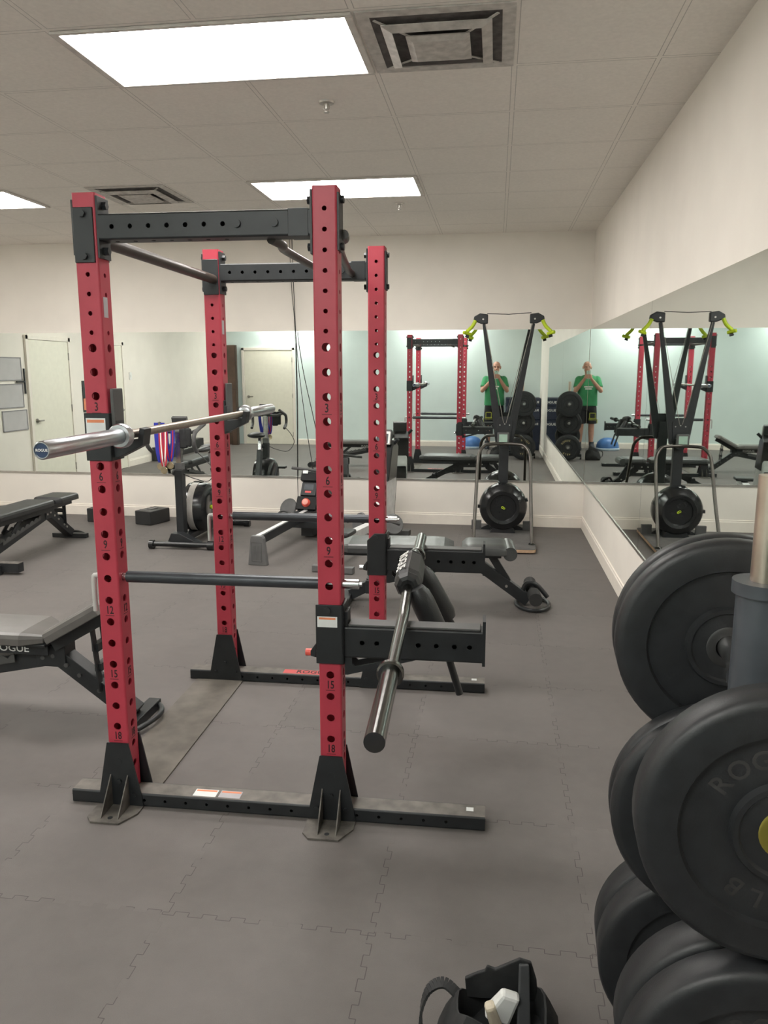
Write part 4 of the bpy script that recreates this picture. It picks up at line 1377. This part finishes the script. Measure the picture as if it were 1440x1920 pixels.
# stiff raised back flap: a folded sheet with thickness
fl = MB()
outl = [(-.085, .13), (-.090, .185), (-.062, .205), (-.045, .215), (-.040, .228), (-.022, .222), (.012, .245), (.032, .258), (.058, .250), (.072, .20), (.078, .14)]
P2 = []
for x, z in outl:
    P2.append(Vector((.018 + x, .045 + .10 * (x + .01) ** 2 * 20 * .2 - .12 * (z - .13), z)))
n = len(P2)
vs = P2 + [p + Vector((0, .010, 0)) for p in P2]
fl.add(vs, [tuple(range(n)), tuple(reversed(range(n, 2 * n)))] + [(i, i + n, (i + 1) % n + n, (i + 1) % n) for i in range(n)])
fl.build('flap', BAG, bg, bevel=.003)
MB().beam((.062, -.005, .115), (.060, .028, .250), .030, .012, side=(1, .2, 0), w1=.022).build('strap', mat('grey_webbing', (.05, .052, .055), .7), bg, bevel=.003)
hp = smooth_path([(-.085, .03, .15), (-.12, .045, .165), (-.155, .035, .150), (-.170, .01, .105), (-.16, -.01, .055), (-.115, -.02, .045)], 5)
hb_ = MB()
for i in range(len(hp) - 1):
    hb_.beam(hp[i], hp[i + 1], .026, .006, side=(0, 1, .25))
hb_.build('handle', BAG, bg)
pk = MB()
pk.box((.052, 1.535, .160), (.062, .034, .085), (.25, .35, .15), taper=.7)
pk.box((.028, 1.528, .140), (.030, .030, .07), (.2, -.3, .2), mi=1, taper=.8)
tag(pk.build('packet', [WHITE, CREAMP], None, bevel=.008), 'white and tan packet sticking out of the open black bag', 'packet')

# ------------------------------------------------------------------ things behind the camera, seen in the mirrors
def foam_box(label, z0, z1, lab, txz):
    r = thing('plyo_box', label, 'jump box', (.545, -.335, z0), 0, 'stacked navy jump boxes')
    h = z1 - z0
    MB().box((0, 0, h / 2), (.69, .59, h - .003)).build('body', NAVY, r, bevel=.015)
    MB().text('ROGUE', face_M((.175, .2965, h - .085), (-1, 0, 0), (0, 0, 1)), .064, 0, 1.25).build('lettering', WHITE, r)
    MB().text('ROGUE', face_M((-.3465, 0, h - .085), (0, -1, 0), (0, 0, 1)), .085, 0, 1.25).build('lettering', WHITE, r)
    return r
foam_box('tall bottom box of the navy jump box stack by the front wall', 0.0005, .61, 0, 0)
foam_box('middle box of the navy jump box stack by the front wall', .61, .885, 0, 0)
foam_box('short top box of the navy jump box stack by the front wall', .885, 1.045, 0, 0)
bo = thing('balance_dome', 'blue half-ball balance trainer on the floor by the front wall', 'balance trainer', (-.475, -.34, 0))
MB().lathe([(0, .001), (.225, .001), (.238, .015), (.238, .04), (.225, .05), (0, .05)], (0, 0, 0), (0, 0, 1), 40).build('base', mat('pale_blue_base', (.42, .52, .62), .5), bo)
MB().lathe([(.225, .05), (.22, .10), (.195, .165), (.146, .215), (.08, .243), (0, .252)], (0, 0, 0), (0, 0, 1), 40).build('dome', BOSU, bo)
# low lettered boxes by the left wall
def low_box(label, y0, y1):
    r = thing('storage_box', label, 'box', (XL + .09, (y0 + y1) / 2, 0), 0, 'low lettered black boxes by the left wall')
    L = y1 - y0
    MB().box((0, 0, .12), (.14, L, .238)).build('body', VINYL, r, bevel=.01)
    t = MB()
    t.text('ROGUE', face_M((.0710, L / 2 - .27, .13), (0, 1, 0), (0, 0, 1)), .10, 0, 1.15)
    t.build('lettering', WHITE, r)
    return r
low_box('low black lettered box by the left wall, nearer the mirror', 1.92, 2.85)
low_box('low black lettered box by the left wall, nearer the brown panels', .70, 1.80)
# brown folded panels in the corner
for i, (lb, x, y, ht, wd, rz) in enumerate((('tall dark brown panel leaning in the front left corner, beside the wall', -5.755, -.52, 2.12, .44, 8),
                                             ('shorter dark brown panel standing in front of the tall brown panel', -5.56, -.36, 1.16, .12, 8))):
    p_ = thing('folded_panel', lb, 'panel', (x, y, 0), math.radians(rz))
    MB().box((0, 0, ht / 2 + .001), (wd, .07, ht)).build('board', BROWN, p_, bevel=.006)
    e = MB()
    for s2 in (-1, 1):
        e.b2((s2 * (wd / 2 + .001) - .006, -.038, .001), (s2 * (wd / 2 + .001) + .006, .038, ht))
    e.build('edge_strip', mat('brown_edge', (.04, .026, .018), .5), p_)
# framed sheets and small wall things on the left wall
for lb, y0, y1, z0, z1 in (('top grey framed sheet on the left wall beside the door', 6.48, 7.15, 1.45, 1.74),
                           ('middle grey framed sheet on the left wall beside the door', 6.48, 7.15, 1.11, 1.41),
                           ('bottom grey framed sheet on the left wall beside the door', 6.43, 6.95, .82, 1.08)):
    p_ = thing('framed_sheet', lb, 'poster', (XL, (y0 + y1) / 2, z0))
    W(MB().b2((XL + .001, y0, z0), (XL + .008, y1, z1)), 'sheet', PAPER, p_)
    e = MB()
    for a, b, c, d in ((y0, y1, z0, z0 + .012), (y0, y1, z1 - .012, z1), (y0, y0 + .012, z0, z1), (y1 - .012, y1, z0, z1)):
        e.b2((XL + .008, a, c), (XL + .013, b, d))
    W(e, 'frame', mat('grey_sheet_frame', (.30, .29, .30), .5), p_)
tag(MB().b2((XL + .0135, 6.44, 1.28), (XL + .03, 6.46, 1.60)).b2((XL + .0135, 6.46, 1.425), (XL + .03, 6.62, 1.445)).build('wall_bracket', BLACK, None), 'small black bracket on the left wall over the framed sheets', 'bracket')
pt = MB().b2((XL + .001, 4.86, .97), (XL + .012, 5.02, 1.43))
pt.b2((XL + .012, 4.87, 1.00), (XL + .0125, 5.01, 1.17), 1)
tag(pt.build('wall_poster', [BLACK, ORANGE], None), 'black and orange poster on the left wall between the two doors', 'poster')
tag(MB().b2((XL + .001, 3.42, 1.43), (XL + .012, 3.50, 1.55)).b2((XL + .012, 3.445, 1.47), (XL + .020, 3.475, 1.51)).build('light_switch', WHITE, None, bevel=.002), 'white light switch on the left wall beside the second door', 'switch')

# ------------------------------------------------------------------ photographer (seen in the mirrors)
def evalmesh(mb, voxel, smooth_it):
    me = bpy.data.meshes.new('m')
    me.from_pydata([tuple(v) for v in mb.v], [], mb.f)
    bmx = bmesh.new(); bmx.from_mesh(me)
    bmesh.ops.remove_doubles(bmx, verts=bmx.verts, dist=1e-5)
    bmesh.ops.recalc_face_normals(bmx, faces=bmx.faces)
    bmx.to_mesh(me); bmx.free()
    o = bpy.data.objects.new('m', me)
    C.objects.link(o)
    rm = o.modifiers.new('r', 'REMESH'); rm.mode = 'VOXEL'; rm.voxel_size = voxel; rm.use_smooth_shade = True
    sm = o.modifiers.new('s', 'SMOOTH'); sm.iterations = smooth_it; sm.factor = .5
    dg = bpy.context.evaluated_depsgraph_get()
    res = bpy.data.meshes.new_from_object(o.evaluated_get(dg))
    bpy.data.objects.remove(o)
    for p in res.polygons:
        p.use_smooth = True
    return res
def cap(mb, pts, rs):
    """rounded tapered limb through pts"""
    for p, r in zip(pts, rs):
        mb.ell(p, (r, r, r), 16, 10)
    for i in range(len(pts) - 1):
        mb.cyl(pts[i], pts[i + 1], rs[i], rs[i + 1], n=16)
per = thing('person', 'bald person in a green t-shirt and dark shorts holding up a phone, reflected', 'person', (-.03, -.33, 0))
BX, BY_ = -.03, -.34
body = MB()
for s2 in (-1, 1):
    hx = BX + s2 * .10
    cap(body, [(hx, BY_, .88), (hx + s2 * .005, BY_ + .01, .50), (hx + s2 * .01, BY_ - .01, .36), (hx + s2 * .015, BY_ - .02, .09)], [.090, .060, .058, .040])
    cap(body, [(hx + s2 * .015, BY_ - .03, .05), (hx + s2 * .03, BY_ + .15, .035)], [.040, .032])
    sh = Vector((BX + s2 * .185, BY_ - .005, 1.40))
    el = Vector((BX + s2 * .245, BY_ + .12, 1.185))
    wr = Vector((s2 * .062, -.075, 1.425))
    cap(body, [sh, sh.lerp(el, .5), el], [.058, .048, .042])
    cap(body, [el, el.lerp(wr, .35), wr], [.042, .040, .027])
    # palm
    palm = Vector((s2 * .050, -.045, 1.465))
    cap(body, [wr, palm], [.026, .026])
    cap(body, [palm + Vector((0, .012, -.028)), palm + Vector((0, .014, .028))], [.019, .017])
    # fingers wrap over the back of the phone, thumb on its screen side
    for k, (dz, ln) in enumerate(((-.036, .052), (-.013, .064), (.010, .066), (.032, .060))):
        a = palm + Vector((s2 * .004, .014, dz))
        b = a + Vector((-s2 * .012, .018, .004))
        c = b + Vector((-s2 * ln * .45, .004, .004))
        d = c + Vector((-s2 * ln * .35, -.003, .002))
        d.y = min(d.y, -.009); c.y = min(c.y, -.009); b.y = min(b.y, -.010)
        cap(body, [a, b, c, d], [.0095, .0090, .0085, .0075])
    a = palm + Vector((-s2 * .002, -.015, -.015))
    cap(body, [a, a + Vector((-s2 * .016, -.008, .025)), a + Vector((-s2 * .034, -.004, .042))], [.013, .0105, .009])
cap(body, [(BX, BY_, .93), (BX, BY_, 1.12), (BX, BY_ - .01, 1.33)], [.14, .135, .13])
cap(body, [(BX - .15, BY_ - .01, 1.40), (BX + .15, BY_ - .01, 1.40)], [.075, .075])
cap(body, [(BX, BY_ - .015, 1.42), (BX + .015, BY_ + .02, 1.56)], [.062, .057])
HX, HY, HZ = .0, -.30, 1.650
body.ell((HX, HY - .012, HZ + .030), (.077, .098, .083), 24, 16)
body.ell((HX, HY + .022, HZ - .045), (.058, .070, .075), 20, 12)
body.ell((HX, HY + .070, HZ - .095), (.030, .026, .024), 14, 8)
cap(body, [(HX, HY + .088, HZ + .012), (HX, HY + .108, HZ - .034)], [.010, .014])
for s2 in (-1, 1):
    body.ell((HX + s2 * .080, HY - .008, HZ - .012), (.012, .022, .034), 12, 8, rot=(0, s2 * .2, 0))
    body.ell((HX + s2 * .032, HY + .074, HZ + .020), (.026, .016, .010), 12, 8)
    body.ell((HX + s2 * .012, HY + .097, HZ - .036), (.009, .010, .008), 10, 6)
body.ell((HX, HY + .084, HZ - .062), (.024, .012, .006), 12, 6)
body.ell((HX, HY + .082, HZ - .073), (.021, .012, .007), 12, 6)
me = evalmesh(body, .0052, 3)
me.materials.append(SKIN)
bo_ = bpy.data.objects.new('body', me)
me.transform(Matrix.Translation((.03, .33, 0)))
C.objects.link(bo_); bo_.parent = per
ey = MB()
for s2 in (-1, 1):
    ey.ell((HX + s2 * .031, HY + .078, HZ + .002), (.012, .010, .008), 12, 8)
W(ey, 'eyes', mat('dark_eyes', (.05, .035, .03), .3), per)
sh_ = MB()
def loft(mb, rows, n=24):
    vs = []
    for (cx, cy, z, rx, ry) in rows:
        for k in range(n):
            t = 2 * PI * k / n
            vs.append((cx + rx * math.copysign(abs(math.cos(t)) ** .8, math.cos(t)), cy + ry * math.copysign(abs(math.sin(t)) ** .8, math.sin(t)), z))
    L = len(rows)
    fs = [(i * n + k, i * n + (k + 1) % n, (i + 1) * n + (k + 1) % n, (i + 1) * n + k) for i in range(L - 1) for k in range(n)]
    mb.add(vs, fs, 0, True)
    mb.add(vs[:n], [tuple(reversed(range(n)))]); mb.add(vs[-n:], [tuple(range(n))])
loft(sh_, [(BX, BY_, .885, .205, .160), (BX, BY_, 1.0, .200, .165), (BX, BY_, 1.15, .195, .165), (BX, BY_ - .01, 1.30, .205, .155), (BX, BY_ - .01, 1.40, .215, .120), (BX, BY_ - .012, 1.46, .16, .088), (BX, BY_ - .015, 1.50, .082, .075)])
for s2 in (-1, 1):
    sh = Vector((BX + s2 * .175, BY_ - .005, 1.40)); el = Vector((BX + s2 * .245, BY_ + .12, 1.185))
    sh_.ell(sh, (.078, .078, .078), 16, 10)
    sh_.cyl(sh, sh.lerp(el, .72), .078, .068, n=20)
me = evalmesh(sh_, .009, 4)
me.materials.append(SHIRT)
me.transform(Matrix.Translation((.03, .33, 0)))
so_ = bpy.data.objects.new('t_shirt', me); C.objects.link(so_); so_.parent = per
pr = MB()
for row, (z, wd) in enumerate(((1.265, .17), (1.225, .13))):
    pr.box((BX, BY_ + .166, z), (wd, .004, .026))
W(pr, 'chest_print', WHITE, so_)
sr = MB()
loft(sr, [(BX, BY_, .80, .185, .135), (BX, BY_, .90, .19, .145), (BX, BY_, .93, .185, .14)])
for s2 in (-1, 1):
    loft(sr, [(BX + s2 * .108, BY_ + .005, .53, .098, .105), (BX + s2 * .105, BY_, .70, .098, .112), (BX + s2 * .095, BY_, .86, .098, .128)])
me = evalmesh(sr, .009, 3)
me.materials.append(SHORTS)
me.transform(Matrix.Translation((.03, .33, 0)))
sho = bpy.data.objects.new('shorts', me); C.objects.link(sho); sho.parent = per
em = MB()
lx, ly = BX - .108, BY_ + .112
for dx, z, wx, hz in ((0, .745, .10, .012), (-.055, .695, .012, .10), (.055, .695, .012, .10), (0, .640, .14, .014), (0, .612, .15, .010)):
    em.box((lx + dx, ly + .004, z), (wx, .006, hz))
em.b2((lx - .105, ly - .10, .54), (lx - .096, ly - .04, .62))
W(em, 'leg_print', YGREEN, sho)
for s2 in (-1, 1):
    fx = BX + s2 * .13
    se_ = MB()
    loft(se_, [(fx, BY_ + .06, .002, .052, .150), (fx, BY_ + .06, .03, .055, .152), (fx, BY_ + .04, .07, .050, .125), (fx - s2 * .003, BY_ - .02, .12, .050, .065), (fx - s2 * .004, BY_ - .025, .16, .052, .06)], 18)
    W(se_, 'shoe', SHOE, per, bevel=.004)
ph = thing('smartphone', 'pale mint smartphone held up in front of the person\'s face, reflected', 'phone', (0, -.025, 1.50))
W(MB().b2((-.038, -.0245, 1.420), (.038, -.0150, 1.580)), 'case', PHONE, ph, bevel=.004)
W(MB().cyl((0, -.0151, 1.56), (0, -.0140, 1.56), .007, n=20), 'lens', BLACKG, ph)
